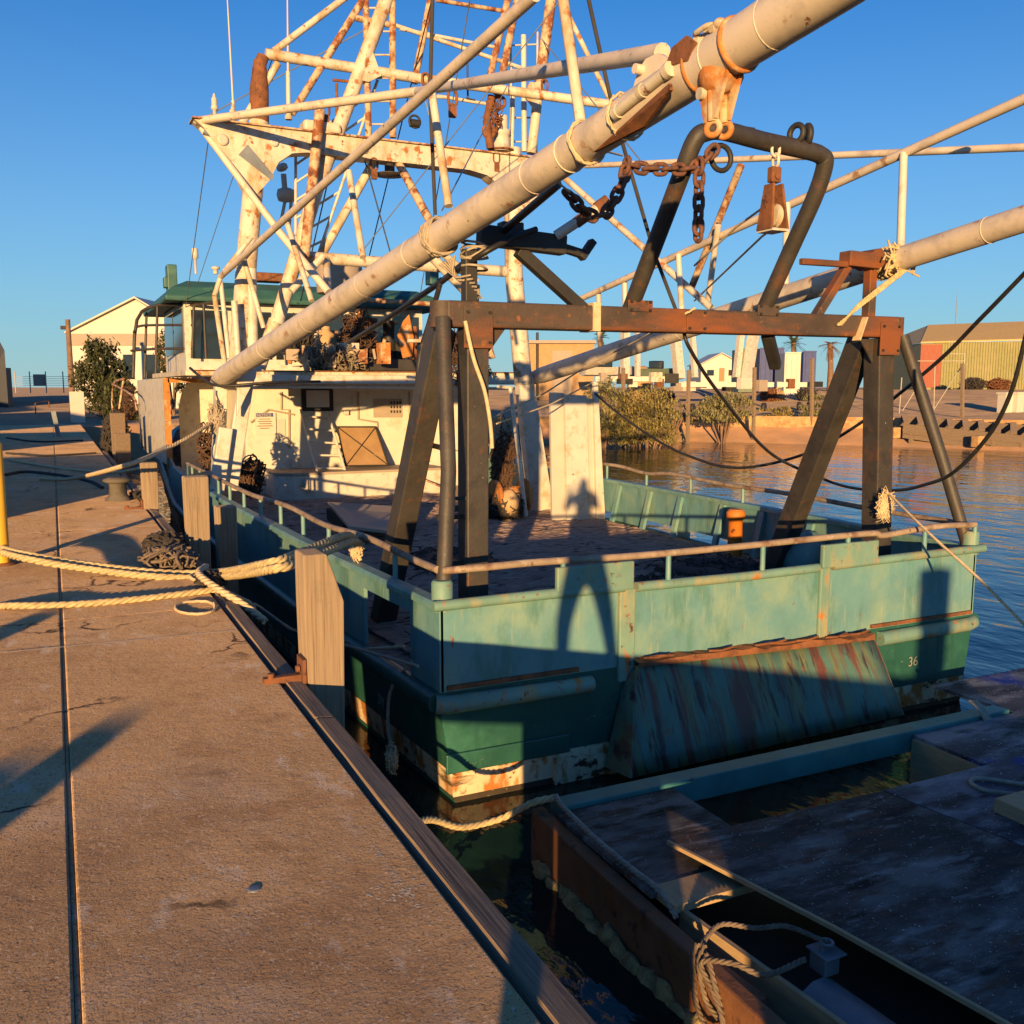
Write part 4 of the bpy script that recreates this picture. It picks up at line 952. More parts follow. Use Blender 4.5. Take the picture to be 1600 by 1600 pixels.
hd_ = wpan(399, 645.5, 426, 651, 'notice_header', m_blueink, nb, .055, .006)
def text(body, size, loc, mat, par, rz_=0, name='lettering'):
    cu = bpy.data.curves.new(name, 'FONT'); cu.body = body; cu.size = size; cu.extrude = .001; cu.align_x = 'CENTER'
    o = bpy.data.objects.new(name, cu); COL.objects.link(o); dg = bpy.context.evaluated_depsgraph_get(); me = bpy.data.meshes.new_from_object(o.evaluated_get(dg)); bpy.data.objects.remove(o)
    me.materials.append(mat); o = bpy.data.objects.new(name, me); COL.objects.link(o); o.parent = par; o.rotation_euler = (R(90), 0, R(rz_)); o.location = Vector(loc) - Vector(T['_w']); o['_w'] = T['_w']; return o
pc = PY(412.5, 650.8, HY - .07); text('NOTICE', .085, pc, m_panel, nb)
for i, (a, b) in enumerate(((404, 421), (402, 424), (404, 423), (401, 425), (405, 420))): wpan(a, 654 + i * 3.6, b, 655.2 + i * 3.6, 'text_line', m_ink, nb, .055, .006)
wpan(433, 655, 446, 681, 'paper_notice', m_panel, dh, .02, .008)
mb = MB(); pv = [PY(527, 667, HY - .10), PY(587, 667, HY - .10), PY(607, 727, HY - .62), PY(540, 728, HY - .62)]; mb.prism(pv, (0, .05, .01)); ht = mb.build('hatch_board', m_brown, T)
mb = MB(); mb.cyl(pv[0] + V(0, -.012, 0), pv[2] + V(0, -.012, 0), .012, 6); build_split(mb, 'brace_line', m_dark, ht); mb = MB(); mb.cyl(pv[1] + V(0, -.014, 0), pv[3] + V(0, -.014, 0), .012, 6); build_split(mb, 'brace_line', m_dark, ht)
mb = MB(); mb.cyl(pv[0], pv[1], .02, 6); mb.cyl(pv[1], pv[2], .025, 6); mb.cyl(pv[2], pv[3], .02, 6); mb.cyl(pv[3], pv[0], .02, 6); mb.build('board_frame', m_black, ht)
# engine trunk in front of the house
PYf = 19.35
a = PY(432, 742, PYf); b = PY(690, 738, PYf)
mb = MB(); mb.prism([(a.x, PYf + .25, DZ - .05), (a.x + .35, PYf, DZ - .05), (b.x, PYf, DZ - .05), (b.x, HY + .02, DZ - .05), (a.x, HY + .02, DZ - .05)], (0, 0, a.z - DZ + .02)); tk = mb.build('engine_trunk', m_white, T, bevel=.02)
mb = MB(); mb.prism([(a.x - .03, PYf + .23, a.z - .025), (a.x + .35, PYf - .05, a.z - .025), (b.x + .05, PYf - .05, a.z - .025), (b.x + .05, HY - .02, a.z - .025), (a.x - .03, HY - .02, a.z - .025)], (0, 0, .045)); mb.build('trunk_top', m_creamd, tk)
for x in (478, 487): mb = MB(); q = PY(x, 757, PYf - .08); mb.cyl(q + V(0, 0, -.12), q + V(0, 0, .12), .05, 10); mb.build('fender_float', m_panel, tk)
mb = MB(); mb.cyl(PY(640, 740, PYf), PY(700, 765, PYf - .5), .02, 6); mb.build('hand_line', m_rustpipe, tk)
ladder((470, 640, HY - .1), (497, 742, HY - .9), (512, 644, HY - .1), (541, 742, HY - .9), 5, .03)
# port side plating with the rust-edged opening
mb = MB(); pts = [(2.20, 21.9), (2.18, 23.5), (2.16, 26), (2.2, 29), (2.45, 32.5)]; vs = []; fs = []
for i, (x, y) in enumerate(pts): vs += [(x, y, -.05), (x + .04, y, -.05), (x + .04, y, 1.85), (x, y, 1.85)]
for i in range(len(pts) - 1):
    for k in range(4): fs.append((i * 4 + k, i * 4 + (k + 1) % 4, i * 4 + 4 + (k + 1) % 4, i * 4 + 4 + k))
fs += [(0, 1, 2, 3), (19, 18, 17, 16)]; mb.add(vs, fs); sp = mb.build('side_plating', m_white, T)
mb = MB(); mb.beam((2.23, 21.86, -.1), (2.23, 21.86, 1.84), .12, .10, up=(0, 1, 0)); mb.beam((2.26, 21.86, 1.80), (3.55, 21.86, 1.80), .10, .10); mb.build('rusted_opening_edge', m_rusto, sp)
mb = MB(); mb.prism([(2.62, 23.2, -.6), (3.62, 23.2, -.6), (3.62, 23.2, 1.84), (2.95, 23.2, 1.84), (2.72, 23.2, 1.6), (2.62, 23.2, 1.2)], (0, .05, 0)); mb.build('passage_bulkhead', m_white, T)
mb = MB(); tangle(mb, PY(338, 655, 16.0), (.13, .08, .33), 26, .02, seg=18); mb.build('coiled_line', m_ropeg, None, 'coil of grey rope hanging on the white post at the port rail', 'rope coil')
mb = MB(); tangle(mb, PY(330, 700, 17.0), (.25, .3, .4), 22, .022); mb.build('gear_tangle', m_rustwire, None, 'rusty gear tangle behind the port rail posts', 'gear')
mb = MB(); tangle(mb, PY(392, 742, 18.4), (.26, .3, .40), 40, .024); mb.blob(PY(392, 755, 18.6), (.2, .2, .28), 3); mb.build('gear_tangle', m_rustwire, None, 'brown net and gear heap left of the white engine trunk', 'gear')
# wheelhouse
wx0, wx1, wy0, wy1 = 2.80, 8.55, 23, 27.2
wh = wall_box(MB(), wx0, wx1, wy0, wy1, 1.97, 3.58).build('wheelhouse', m_white, T)
a = 2.95
for i, (x0, x1) in enumerate(((2.95, 3.75), (3.85, 4.75), (4.85, 5.75), (5.85, 6.75), (6.85, 7.65), (7.75, 8.45))):
    mb = MB(); mb.box(((x0 + x1) / 2, wy0 - .012, 2.85), (x1 - x0, .03, 1.1)); mb.build('window', m_glass, wh)
for y0, y1 in ((23.2, 24.9), (25.1, 27.0)):
    mb = MB(); mb.box((wx0 - .012, (y0 + y1) / 2, 2.95), (.03, y1 - y0, 1.0)); mb.build('window', m_glass, wh)
mb = MB(); prof = [(0, 3.60), (-.42, 3.56), (-.44, 3.66), (-.25, 3.88), (.1, 4.05), (.6, 4.10)]
vs = []; fs = []
ring = []
for o, z in prof:
    ring.append([(wx0 + o, wy0 + o, z), (wx1 - o, wy0 + o, z), (wx1 - o, wy1 - o + .6, z), (wx0 + o, wy1 - o + .6, z)])
for r in ring: vs += r
for i in range(len(prof) - 1):
    for k in range(4): fs.append((i * 4 + k, i * 4 + (k + 1) % 4, i * 4 + 4 + (k + 1) % 4, i * 4 + 4 + k))
fs += [(0, 1, 2, 3), tuple((len(prof) - 1) * 4 + k for k in (3, 2, 1, 0))]
mb.add(vs, fs); wr = mb.build('roof', m_green, wh, bevel=.03)
for x in (3.4, 4.35, 5.3, 7.4, 7.9, 8.3): mb = MB(); mb.beam((x, wy0 - .45, 3.6), (x, wy0 - .24, 3.90), .05, .02); mb.build('roof_seam', m_green, wr)
p = PY(269, 462, 25); mb = MB(); mb.box(p + V(0, 0, .35), (.22, .5, .75)); mb.box(p + V(-.14, -.05, .3), (.1, .3, .25)); mb.build('light_board', m_green, wh, bevel=.02)
p = PY(675, 430, 24); mb = MB(); mb.box(p, (.24, .4, .5)); mb.build('light_board', m_green, wh, bevel=.02)
p = PY(306, 428, 24); mb = MB(); mb.lathe(p, [(.025, 0), (.03, .35), (.075, .37), (.075, .58), (.04, .6)], n=12); mb.build('gps_antenna', m_panel, wh)
p = PY(337, 428, 24); mb = MB(); mb.lathe(p, [(.06, 0), (.06, .1), (.1, .11), (.1, .16), (.03, .18)], n=12); mb.build('roof_vent', m_panel, wh)
p = PY(415, 434, 23.5); mb = MB(); mb.box(p + V(0, 0, .0), (.75, .5, .2)); mb.build('roof_locker', m_rust, wh, bevel=.03)
p = PY(530, 430, 21); mb = MB(); mb.lathe(p + V(0, 0, -.4), [(.5, 0), (.52, .5), (.45, .75), (.2, .8)], n=16); mb.build('net_drum', m_creamd, T)
# railing on the shelter deck, port side
def pr_(pts, r=.03, mat=m_gantry, name='deck_railing', par=None):
    mb = MB(); mb.tube(smooth_path([PY(*q) for q in pts], 3), r, 8); return mb.build(name, mat, par or T)
dr = pr_([(208, 590, 25), (214, 500, 25), (246, 477, 24), (300, 477, 23), (345, 470, 22)], .04)
for pts in ([(209, 520, 25), (216, 510, 25), (246, 508, 24), (300, 508, 23)], [(205, 548, 25), (246, 545, 24), (300, 545, 23)], [(226, 590, 25), (229, 488, 25)], [(243, 590, 24), (246, 478, 24)], [(300, 560, 22.5), (303, 478, 22.5)], [(322, 560, 22), (318, 475, 22)]): pr_(pts, .03, m_gantry, 'rail_bar', dr)
# gear on the shelter deck, seen under the boom
rg = random.Random(11)
def gear(c, s, n, r, mat, label, seed=1):
    mb = MB(); tangle(mb, c, s, n, r, rnd=random.Random(seed)); return mb.build('gear_tangle', mat, None, label, 'gear', origin=tuple(Vector(c) - V(0, 0, s[2])))
gear(PY(560, 525, 20.5), (.36, .5, .62), 60, .020, m_rustwire, 'rust brown wire heap on the shelter deck below the boom', 1)
gear(PY(520, 560, 19.4), (.75, .5, .28), 70, .022, m_netgreen, 'flattened tan net heap near the aft edge of the shelter deck', 2)
gear(PY(465, 530, 21), (.35, .4, .5), 40, .02, m_net, 'small dark net heap on the shelter deck behind the mast leg', 4)
gear(PY(700, 540, 20), (.5, .6, .4), 55, .022, m_rustwire, 'rusty wire heap beside the gantry post on the shelter deck', 5)
gear(PY(735, 570, 17.0), (.35, .4, .5), 50, .02, m_rustwire, 'rusty tangle hanging at the aft roof edge beside the starboard column', 6)
wn = empty('deck_winch', PY(600, 575, 20), 'rusty brown winch with upright drums on the shelter deck below the green roof', 'winch')
mb = MB(); mb.lathe(PY(570, 562, 20.6), [(.3, 0), (.3, .06), (.2, .08), (.2, .8), (.3, .82), (.3, .9)], n=16); mb.build('drum', m_rust, wn)
mb = MB(); mb.lathe(PY(608, 552, 20.4), [(.2, 0), (.2, .06), (.13, .08), (.13, .62), (.22, .64), (.22, .7)], n=16); mb.build('drum', m_black, wn)
mb = MB(); q = PY(630, 560, 19.8); mb.prism([q, q + V(.22, 0, .05), q + V(.26, 0, .45), q + V(.16, 0, .95), q + V(.02, 0, .8), q + V(-.12, 0, .5)], (0, .06, 0)); mb.build('guard_plate', m_rusto, wn, bevel=.02)
mb = MB(); mb.box(PY(610, 571, 20) , (2.0, .8, .25)); mb.build('base_frame', m_black, wn, bevel=.02)
for k, x in enumerate((648, 662, 676, 690)):
    mb = MB(); mb.cyl(PY(x, 570, 20), PY(x, 510 + (k % 2) * 12, 20), .06, 8); mb.build('upright', (m_rust, m_white, m_mast, m_rusto)[k], wn)
mb = MB(); mb.cyl(PY(560, 468, 22), PY(690, 476, 22), .06, 8); mb.build('roller_bar', m_rustpipe, wn)
for k, (x, y) in enumerate(((510, 545), (545, 556))):
    mb = MB(); mb.lathe(PY(x, y + 14, 21.5), [(.2, 0), (.24, .2), (.24, .5), (.1, .6), (.1, .7)], n=14); mb.build('deck_drum', (m_wood, m_creamd)[k], None, ('yellowish drum standing on the shelter deck', 'grey drum standing on the shelter deck right of the yellowish one')[k], 'drum')
rr = random.Random(41)
for k in range(26):
    x = rr.uniform(440, 715); y = rr.uniform(556, 574); d = rr.uniform(19, 22.3); h = rr.uniform(15, 75); m_ = rr.choice((m_rust, m_rustpipe, m_black, m_mast, m_white, m_dark, m_rusto, m_creamd)); mb = MB()
    if k % 3 == 0: q = PY(x, y, d); mb.box(q + V(0, 0, .15), (rr.uniform(.15, .5), .3, rr.uniform(.2, .55)), rz=rr.uniform(-.4, .4))
    elif k % 3 == 1: mb.cyl(PY(x, y, d), PY(x + rr.uniform(-8, 8), y - h, d), rr.uniform(.025, .07), 8)
    else: mb.cyl(PY(x, y - h * .6, d), PY(x + rr.uniform(20, 70), y - h * .6 + rr.uniform(-8, 8), d), rr.uniform(.02, .045), 8)
    mb.build('fitting', m_, wn)
for pts in ([(440, 612), (440, 640), (452, 640), (452, 700)], [(560, 612), (560, 655), (590, 660), (590, 668)], [(640, 612), (640, 735)], [(690, 612), (690, 700), (720, 705)], [(392, 660), (420, 640), (460, 648)]):
    mb = MB(); mb.tube([PY(x, y, HY - .03) for x, y in pts], .022, 6); mb.build('conduit', m_creamd, dh)
for x, y, w_, h_ in ((548, 618, 6, 14), (655, 640, 18, 26), (520, 700, 9, 12), (455, 716, 10, 14), (535, 640, 8, 8)): wpan(x, y, x + w_, y + h_, 'junction_box', m_panel, dh, .07, .06, bev=.01)
# white boards at the starboard column and the gear beside the gantry post
yb = 14.4
bd = empty('board_screen', PY(903, 815, yb), 'tall white board screen on the starboard deck catching a person shadow', 'screen')
for x0, x1, x2, x3, y0, dy, m_ in ((860, 882, 863, 886, 612, .10, m_panel), (882.6, 917, 886.6, 922, 616, 0, m_white), (917.6, 927, 922.6, 932, 622, .08, m_panel), (927.6, 934, 932.6, 946, 596, .02, m_white)):
    mb = MB(); Yq = yb + dy; mb.prism([PY(x2, 816, Yq), PY(x3, 818, Yq), PY(x1, y0 + 2, Yq), PY(x0, y0, Yq)], (0, .06, 0)); mb.build('board', m_, bd)
wn2 = empty('trawl_winch', PY(790, 812, 15), 'rusty trawl winch heaped with gear beside the starboard column', 'winch')
mb = MB(); q = PY(797, 775, 14.9); mb.lathe(q + V(-.32, 0, 0), [(.30, 0), (.30, .06), (.17, .08), (.17, .54), (.30, .56), (.30, .62)], axis=(1, 0, 0), n=18); mb.build('drum', m_rusto, wn2)
mb = MB(); mb.blob(PY(795, 785, 14.7), (.18, .2, .22), 4); mb.build('float', m_yellow if False else m_wood, wn2)
mb = MB(); tangle(mb, PY(785, 715, 15), (.20, .25, .75), 60, .018, rnd=random.Random(5)); mb.build('wire', m_rustwire, wn2)
mb = MB(); tangle(mb, PY(790, 790, 14.8), (.4, .3, .22), 50, .02, rnd=random.Random(6)); mb.build('wire', m_net, wn2)
mb = MB(); mb.box(PY(780, 800, 15.1), (.7, .5, .3)); mb.build('base_frame', m_black, wn2)
pipe('davit_post', (797, 605, 14.6), (822, 806, 14.6), .035, m_white); pipe('davit_post', (778, 604, 14.9), (800, 606, 14.6), .03, m_white)
# low wedge-shaped hatch on deck
a = PZ(500, 812, DZ + .05); mb = MB(); mb.prism([(4.05, 14.6, DZ), (4.05, 14.6, DZ + .34), (4.15, 16.0, DZ + .30), (4.15, 16.0, DZ)], (.5, 0, 0)); mb.build('deck_hatch', m_dark, T)
mb = MB(); mb.prism([PZ(545, 822, -.30), PZ(512, 784, -.32), PZ(640, 792, -.34), PZ(632, 832, -.5)], (0, 0, -.05)); mb.build('hatch_lid', m_creamd, T, bevel=.01)
# nets heaped on deck
def netheap(c, s, n, label, mat, seed):
    mb = MB(); mb.blob(Vector(c) + V(0, 0, s[2] * .2), (s[0] * .9, s[1] * .9, s[2] * .7), seed, .45, 2.2, 22, 12); tangle(mb, Vector(c) + V(0, 0, s[2] * .4), (s[0], s[1], s[2] * .6), n, .014, seg=16, rnd=random.Random(seed)); return mb.build('net_heap', mat, None, label, 'net')
netheap((3.55, 7.65, DZ + .05), (.75, .55, .22), 90, 'dark net heap behind the gap in the port bulwark', m_net, 1)
netheap((6.0, 8.6, DZ + .04), (1.1, .6, .22), 110, 'brown net heap on deck behind the stern rail', m_net, 2)
netheap((7.4, 9.6, DZ + .02), (.8, .7, .2), 80, 'dark net heap on the starboard deck beside the gantry leg', m_net, 3)
netheap((4.6, 11.5, DZ + .02), (.7, 1.1, .16), 80, 'low net heap on deck near the port rail', m_net, 4)

mb = MB(); nx, ny = 120, 300; vs = []; fs = []
for j in range(ny + 1):
    Y = 7.0 + 12.2 * j / ny
    for i in range(nx + 1):
        t = -1 + 2 * i / nx; X = CX0 + t * (hb(Y) - .22)
        z = DZ + .045 + .04 * (1 - t * t) + .030 * noise.noise(Vector((X * 3.5, Y * 9, 1))) + .022 * noise.noise(Vector((X * 9, Y * 22, 2))) + .03 * max(0, noise.noise(Vector((X * .8, Y * 1.1, 5))))
        vs.append((X, Y, z))
for j in range(ny):
    for i in range(nx): a = j * (nx + 1) + i; fs.append((a, a + 1, a + nx + 2, a + nx + 1))
mb.add(vs, fs, True); mb.build('deck_net', m_deck, None, 'old brown trawl net spread flat over the whole working deck', 'net', fix=False)

def plate(x, z, w, h, y=GY - .118, mat=m_beam):
    mb = MB(); mb.box((x, y, z), (w, .016, h)); p = mb.build('flange_plate', mat, gb, bevel=.004)
    for a, b in ((-.38, -.36), (.38, -.36), (-.38, .36), (.38, .36)):
        q = MB(); q.cyl((x + a * w, y - .006, z + b * h), (x + a * w, y - .026, z + b * h), .014, 6); q.build('bolt', m_black, p)
for x, z, w, h in ((3.20, 2.14, .26, .34), (7.86, 2.15, .28, .34), (4.78, 2.37, .26, .10), (6.24, 2.38, .26, .10), (5.4, 2.26, .22, .20)): plate(x, z, w, h)
for x0, x1 in ((3.31, 3.50), (7.74, 7.55)):
    mb = MB(); mb.prism([(x0, GY - .01, 2.145), (x1, GY - .01, 2.145), (x0, GY - .01, 1.90)], (0, .016, 0)); mb.build('corner_gusset', m_gantry, gb)
for (a, b, r) in (((676, -6, 15.2), (560, 470, 19), .012), ((600, 30, MY), (312, 188, MY), .010), ((330, 186, MY), (290, 480, 23), .009), ((846, 60, MY), (1000, 250, 12), .010), ((735, -6, 14), (655, 470, 20), .010), ((880, -6, 12), (560, 400, 15), .008), ((520, 250, MY), (470, 470, 18), .012), ((655, 120, MY), (745, 470, 15.5), .010), ((428, 84, MY), (300, 470, 24), .008), ((560, 215, MY), (610, 395, MY), .012), ((800, 120, MY), (690, 330, 9), .009)):
    pipe('stay_wire', a, b, r, m_hose if r > .0105 else m_steel, n=6)
for (px, py, Y) in ((700, 145, 12), (505, 165, MY), (580, 250, MY), (770, 240, MY), (470, 405, MY), (660, 118, MY), (845, 128, MY)):
    mb = MB(); q = PY(px, py, Y); mb.link(q + V(0, -.15, -.1), V(0, 0, 1), V(1, 0, 0), .2, .12, .02); mb.box(q + V(0, -.15, -.26), (.09, .07, .16)); mb.build('shackle', m_rust, T)

# hoses, cables and lashings belonging to the boat rig
def line(name, pts, r, mat, label, cat, sm=True, rope=False, group=None, n=8):
    P = [Vector(p) for p in pts]; P = smooth_path(P, 8) if sm else P
    mb = MB()
    if rope: mb.rope(P, r)
    else: mb.tube(P, r, n)
    return mb.build(name, mat, None, label, cat, group)
line('hose', [PY(1068, 518, GY + .1), PY(1078, 545, 7.5), PY(1120, 610, 7.9), PY(1200, 705, 8.6), PY(1276, 744, 9.0), PY(1330, 762, 8.4), PY(1400, 766, 7.4), PY(1446, 757, 6.8), PY(1490, 738, 6.0), PY(1545, 680, 5.5), PY(1580, 612, 5.2), PY(1604, 520, 5.0)], .018, m_hose, 'black hose sagging from the gantry beam across the right legs', 'hose')
line('hose', [PY(1604, 424, 5.6), PY(1530, 500, 6.2), PY(1456, 573, 7.0), PY(1340, 664, 8.6), PY(1250, 712, 9.6), PY(1150, 731, 10.6), PY(1075, 712, 11.6), PY(1020, 684, 12.4), PY(962, 643, 13.4), PY(930, 615, 14.2)], .020, m_hose, 'black hose running from the upper right down behind the gantry legs', 'hose')
line('hose', [PY(545, 535, 14), PY(594, 505, 12), PY(690, 440, 9.2), PY(770, 375, 7.6), PY(872, 288, 6.2)], .032, m_hose, 'thick dark hose slanting up beneath the port boom', 'hose', sm=False)
line('hose', [PY(690, 440, 8.2), PY(745, 402, 7.25), PY(800, 372, 7.2), PY(838, 358, 7.25)], .024, m_hose, 'short dark hose lying against the boom cradle arm', 'hose')
line('hose', [PY(690, 436, 8.6), PY(672, 500, 8.4), PY(656, 560, 8.3), PY(653, 640, 8.3), PY(664, 688, 8.3), PY(690, 700, 7.9)], .026, m_hose, 'black hose hanging in a loop left of the gantry legs', 'hose')
line('cable', [PY(676, -8, 9), PY(672, 150, 9), PY(680, 335, 9)], .02, m_ropedk, 'dark vertical cable dropping to the boom lashing', 'cable', sm=False)
line('cable', [PY(918, -8, 7.6), PY(953, 150, 7.7), PY(975, 232, 7.8), PY(1022, 395, 8), PY(1056, 484, 8)], .018, m_ropedk, 'dark cable passing behind the boom to the gantry beam', 'cable', sm=False)
line('cable', [PY(297, 575, 16.5), PY(318, 592, 16), PY(345, 603, 15.6), PY(420, 598, 15.4), PY(500, 596, 16)], .022, m_hose, 'black cable looped over the heel of the port boom', 'cable')
line('strap', [PY(727, 502, GY - .13), PY(740, 560, GY - .2), PY(757, 610, GY - .22), PY(766, 660, GY - .2), PY(769, 700, GY - .18)], .017, m_ropew, 'pale webbing strap hanging down the left gantry post', 'strap')
line('cord', [PY(775, 650, 12), PY(850, 615, 13), PY(920, 570, 11.6), PY(1000, 530, 10), PY(1075, 488, GY - .2), PY(1085, 482, GY - .15)], .012, m_ropew, 'thin pale cord stretched from the winch up to the gantry beam', 'cord', sm=False)
line('cord', [PY(776, 662, 12), PY(860, 632, 13.2), PY(925, 598, 14)], .012, m_ropew, 'thin pale cord from the winch to the top of the white boards', 'cord', sm=False)
line('cord', [PY(1085, 415, 8.5), PY(1150, 355, 7.6), PY(1212, 310, 6.7)], .011, m_ropew, 'thin cord led up to the hanging pulley block', 'cord', sm=False)
line('cord', [PY(1222, 345, 6.5), PY(1190, 370, 8), PY(1085, 470, 12)], .012, m_ropew, 'pale cord running down left from the pulley block', 'cord', sm=False)
mb = MB(); wrap(mb, pb(7.55), ax, .130, 12, .10, .012); wrap(mb, PY(741, 400, GY), V(0, 0, 1), .09, 6, .12, .011); 
for k in range(7): mb.tube(smooth_path([pb(7.6 + .05 * k) + V(.1, -.12, -.15), pb(7.6) + V(.08 + .03 * k, -.14, -.32 - .02 * k), PY(735 + 3 * k, 430 + 6 * k, GY - .1)], 4), .010, 5)
mb.build('lashing', m_ropeg, None, 'grey rope lashing round the port boom where it rests in its cradle', 'rope')
mb = MB(); wrap(mb, sb(7.42), ax2, .13, 16, .13, .013)
c0 = sb(7.4)
for k in range(14):
    q = c0 + V(random.uniform(-.25, .25), -.19, random.uniform(-.15, .2)); mb.tube([q, c0 + V(random.uniform(-.3, .3), -.2, random.uniform(-.18, .18)), c0 + V(random.uniform(-.3, .25), -.19, random.uniform(-.2, .15))], .012, 5)
for k in range(4):
    o = .02 * k; mb.rope(smooth_path([c0 + V(.1 - o, -.2, -.05), PY(1375 - 3 * k, 455, GY - .2), PY(1345 - 2 * k, 478, GY - .2), PY(1308 + 2 * k, 508, GY - .14)], 6), .014, n=4)
mb.build('lashing', m_rope, None, 'yellow rope lashing with loose tails round the starboard boom', 'rope')
mb = MB()
for x in (1347,): mb.beam(PY(1350, 496, GY - .125), PY(1338, 532, GY - .135), .10, .012)
mb.build('strap', m_ropew, None, 'pale strap wrapped over the right end of the gantry beam', 'strap')
mb = MB(); q = PY(922, 492, GY); mb.box((q.x, GY, 2.26), (.075, .245, .245)); mb.build('strap', m_ropew, None, 'pale strap bound round the middle of the gantry beam', 'strap')
mb = MB(); wrap(mb, pb(5.35), ax, .122, 3, .03, .008); mb.tube([pb(5.35) + V(.0, -.11, -.05), PY(872, 285, 5.9), PY(890, 300, 6.3)], .008, 5); mb.tube([pb(4.92) + V(0, -.09, -.09), PY(932, 233, 5.6), PY(972, 243, 6.4)], .008, 5); wrap(mb, pb(4.92), ax, .122, 2, .02, .008)
mb.build('lashing', m_ropew, None, 'thin pale cords tied round the port boom holding the chain', 'rope')

# chains and the hanging block
def chain(pts, L, label, r=.017):
    P = smooth_path(pts, 10); Q = resample(P, L * .72)
    t = empty('chain', tuple(P[0]), label, 'chain')
    mbs = []
    for i in range(len(Q) - 1):
        mb = MB(); d = Q[i + 1] - Q[i]; s, u = frame(d, (0, 1, 0)); mb.link((Q[i] + Q[i + 1]) / 2, d, s if i % 2 else u, L, L * .62, r); mb.build('link', m_chain, t)
    return t
chain([PY(885, 300, 6.35), PY(905, 322, 6.4), PY(922, 337, 6.45), PY(944, 336, 6.45), PY(960, 312, 6.5), PY(974, 283, 6.5), PY(979, 255, 6.5)], .125, 'rusty chain drooping from the boom cords to the hanging shackle', .018)
chain([PY(979, 258, 6.5), PY(1010, 264, 6.5), PY(1045, 264, 6.5), PY(1085, 262, 6.5), PY(1118, 232, 6.45)], .125, 'rusty chain stretched level from the shackle to the gantry hoop', .018)
chain([PY(1093, 250, 6.45), PY(1092, 300, 6.45), PY(1091, 366, 6.45)], .13, 'short rusty chain hanging straight down beside the hoop leg', .018)
by = 6.52; q = PY(1211, 222, by)
t = empty('pulley_block', tuple(PY(1208, 376, by)), 'rusty steel pulley block hanging from the top bar of the gantry hoop', 'pulley')
mb = MB(); mb.link(PY(1212, 232, by), V(0, 0, 1), V(1, 0, 0), .13, .08, .014); mb.build('shackle', m_white, t); mb = MB(); mb.link(PY(1212, 251, by), V(0, 0, 1), V(0, 1, 0), .11, .07, .014); mb.build('shackle', m_mast, t)
z0 = PY(1212, 265, by).z; xx = PY(1209, 300, by).x
mb = MB(); mb.box((xx, by, z0 - .045), (.10, .07, .13)); mb.cyl((xx, by - .05, z0 - .06), (xx, by + .05, z0 - .06), .028, 10); mb.build('swivel', m_rust, t, bevel=.012)
for s in (-1, 1):
    mb = MB(); mb.prism([(xx + s * .035, by - .06, z0 - .12), (xx + s * .035, by + .06, z0 - .12), (xx + s * .075, by + .10, z0 - .50), (xx + s * .075, by - .10, z0 - .50)], (s * .022, 0, 0)); mb.build('cheek', m_rust, t, bevel=.006)
mb = MB(); mb.lathe((xx - .03, by, z0 - .38), [(.10, 0), (.10, .012), (.075, .03), (.10, .048), (.10, .06)], axis=(1, 0, 0), n=22); mb.build('sheave', m_mast, t)
mb = MB(); mb.box((xx, by, z0 - .505), (.17, .2, .02)); mb.build('bottom_strap', m_white, t)

# ------------------------------------------------------------------ ropes and fittings on the quay
def rope(pts, r, mat, label, n=10, cat='rope', k=8):
    mb = MB(); mb.rope(smooth_path(pts, k), r); return mb.build('mooring_rope', mat, None, label, cat)
RA = [PX(0, 856, -.52), V(-.3, 9.4, .17), PZ(120, 880, .10), PZ(230, 893, .05), PZ(330, 895, .05), PX(420, 880, 1.25), PX(472, 862, 1.6), PX(515, 845, 1.95), PX(542, 836, 2.3), PX(556, 841, 2.46)]
rope(RA, .032, m_rope, 'upper strand of the double yellow rope between yellow post and stern rail')
rope([p + V(.0, -.16, -.012) if i < 6 else p + V(.03, -.06, -.05) for i, p in enumerate(RA)], .032, m_rope, 'lower strand of the double yellow rope between yellow post and stern rail')
rope([PX(-5, 947, -.52), V(-.4, 7.85, .035), PZ(120, 944, .032), PZ(215, 936, .032), PZ(300, 926, .032), PZ(345, 920, .035), V(1.15, 7.75, .02), V(1.30, 7.4, -.03)], .027, m_rope, 'yellow rope lying straight across the quay in front of the double rope')
rope([PZ(322, 885, .10), V(1.0, 8.0, .13), V(1.08, 7.6, .08), V(1.22, 7.35, .0), V(1.35, 7.1, -.1)], .03, m_ropew, 'short pale rope loop bent over the quay edge beside the timber kerb')
rope([V(1.30, 7.2, -.05), PX(400, 945, 1.6), PX(450, 980, 1.8), PX(478, 990, 2.1), V(2.44, 6.75, -.5)], .014, m_ropeg, 'thin grey rope running from the kerb down to the green hull')
rope([PZ(62, 748, .03), PZ(110, 748, .12), PX(190, 729, .7), PX(245, 708, 1.3), PX(300, 680, 1.9), PX(338, 655, 2.4)], .030, m_ropew, 'pale rope rising from the quay to the white post at the port rail', k=10)
rope([PZ(15, 718, .03), PZ(70, 728, .03), PZ(125, 735, .03), PX(180, 738, .9), PX(222, 731, 1.28)], .028, m_ropew, 'pale rope lying across the shaded quay to the brown timber post')
for i, (pts, lab) in enumerate((([(10, 684), (60, 690), (130, 688)], 'dark rope on the shaded quay, farthest from the viewer'), ([(10, 708), (70, 712), (150, 708)], 'dark rope on the shaded quay beyond the pale rope'), ([(8, 742), (40, 737), (90, 742), (140, 752), (160, 762)], 'dark rope on the shaded quay bending towards the bollard'))):
    mb = MB(); mb.tube(smooth_path([PZ(x, y, .025) for x, y in pts], 8), .03, 6); mb.build('mooring_rope', m_ropedk, None, lab, 'rope')
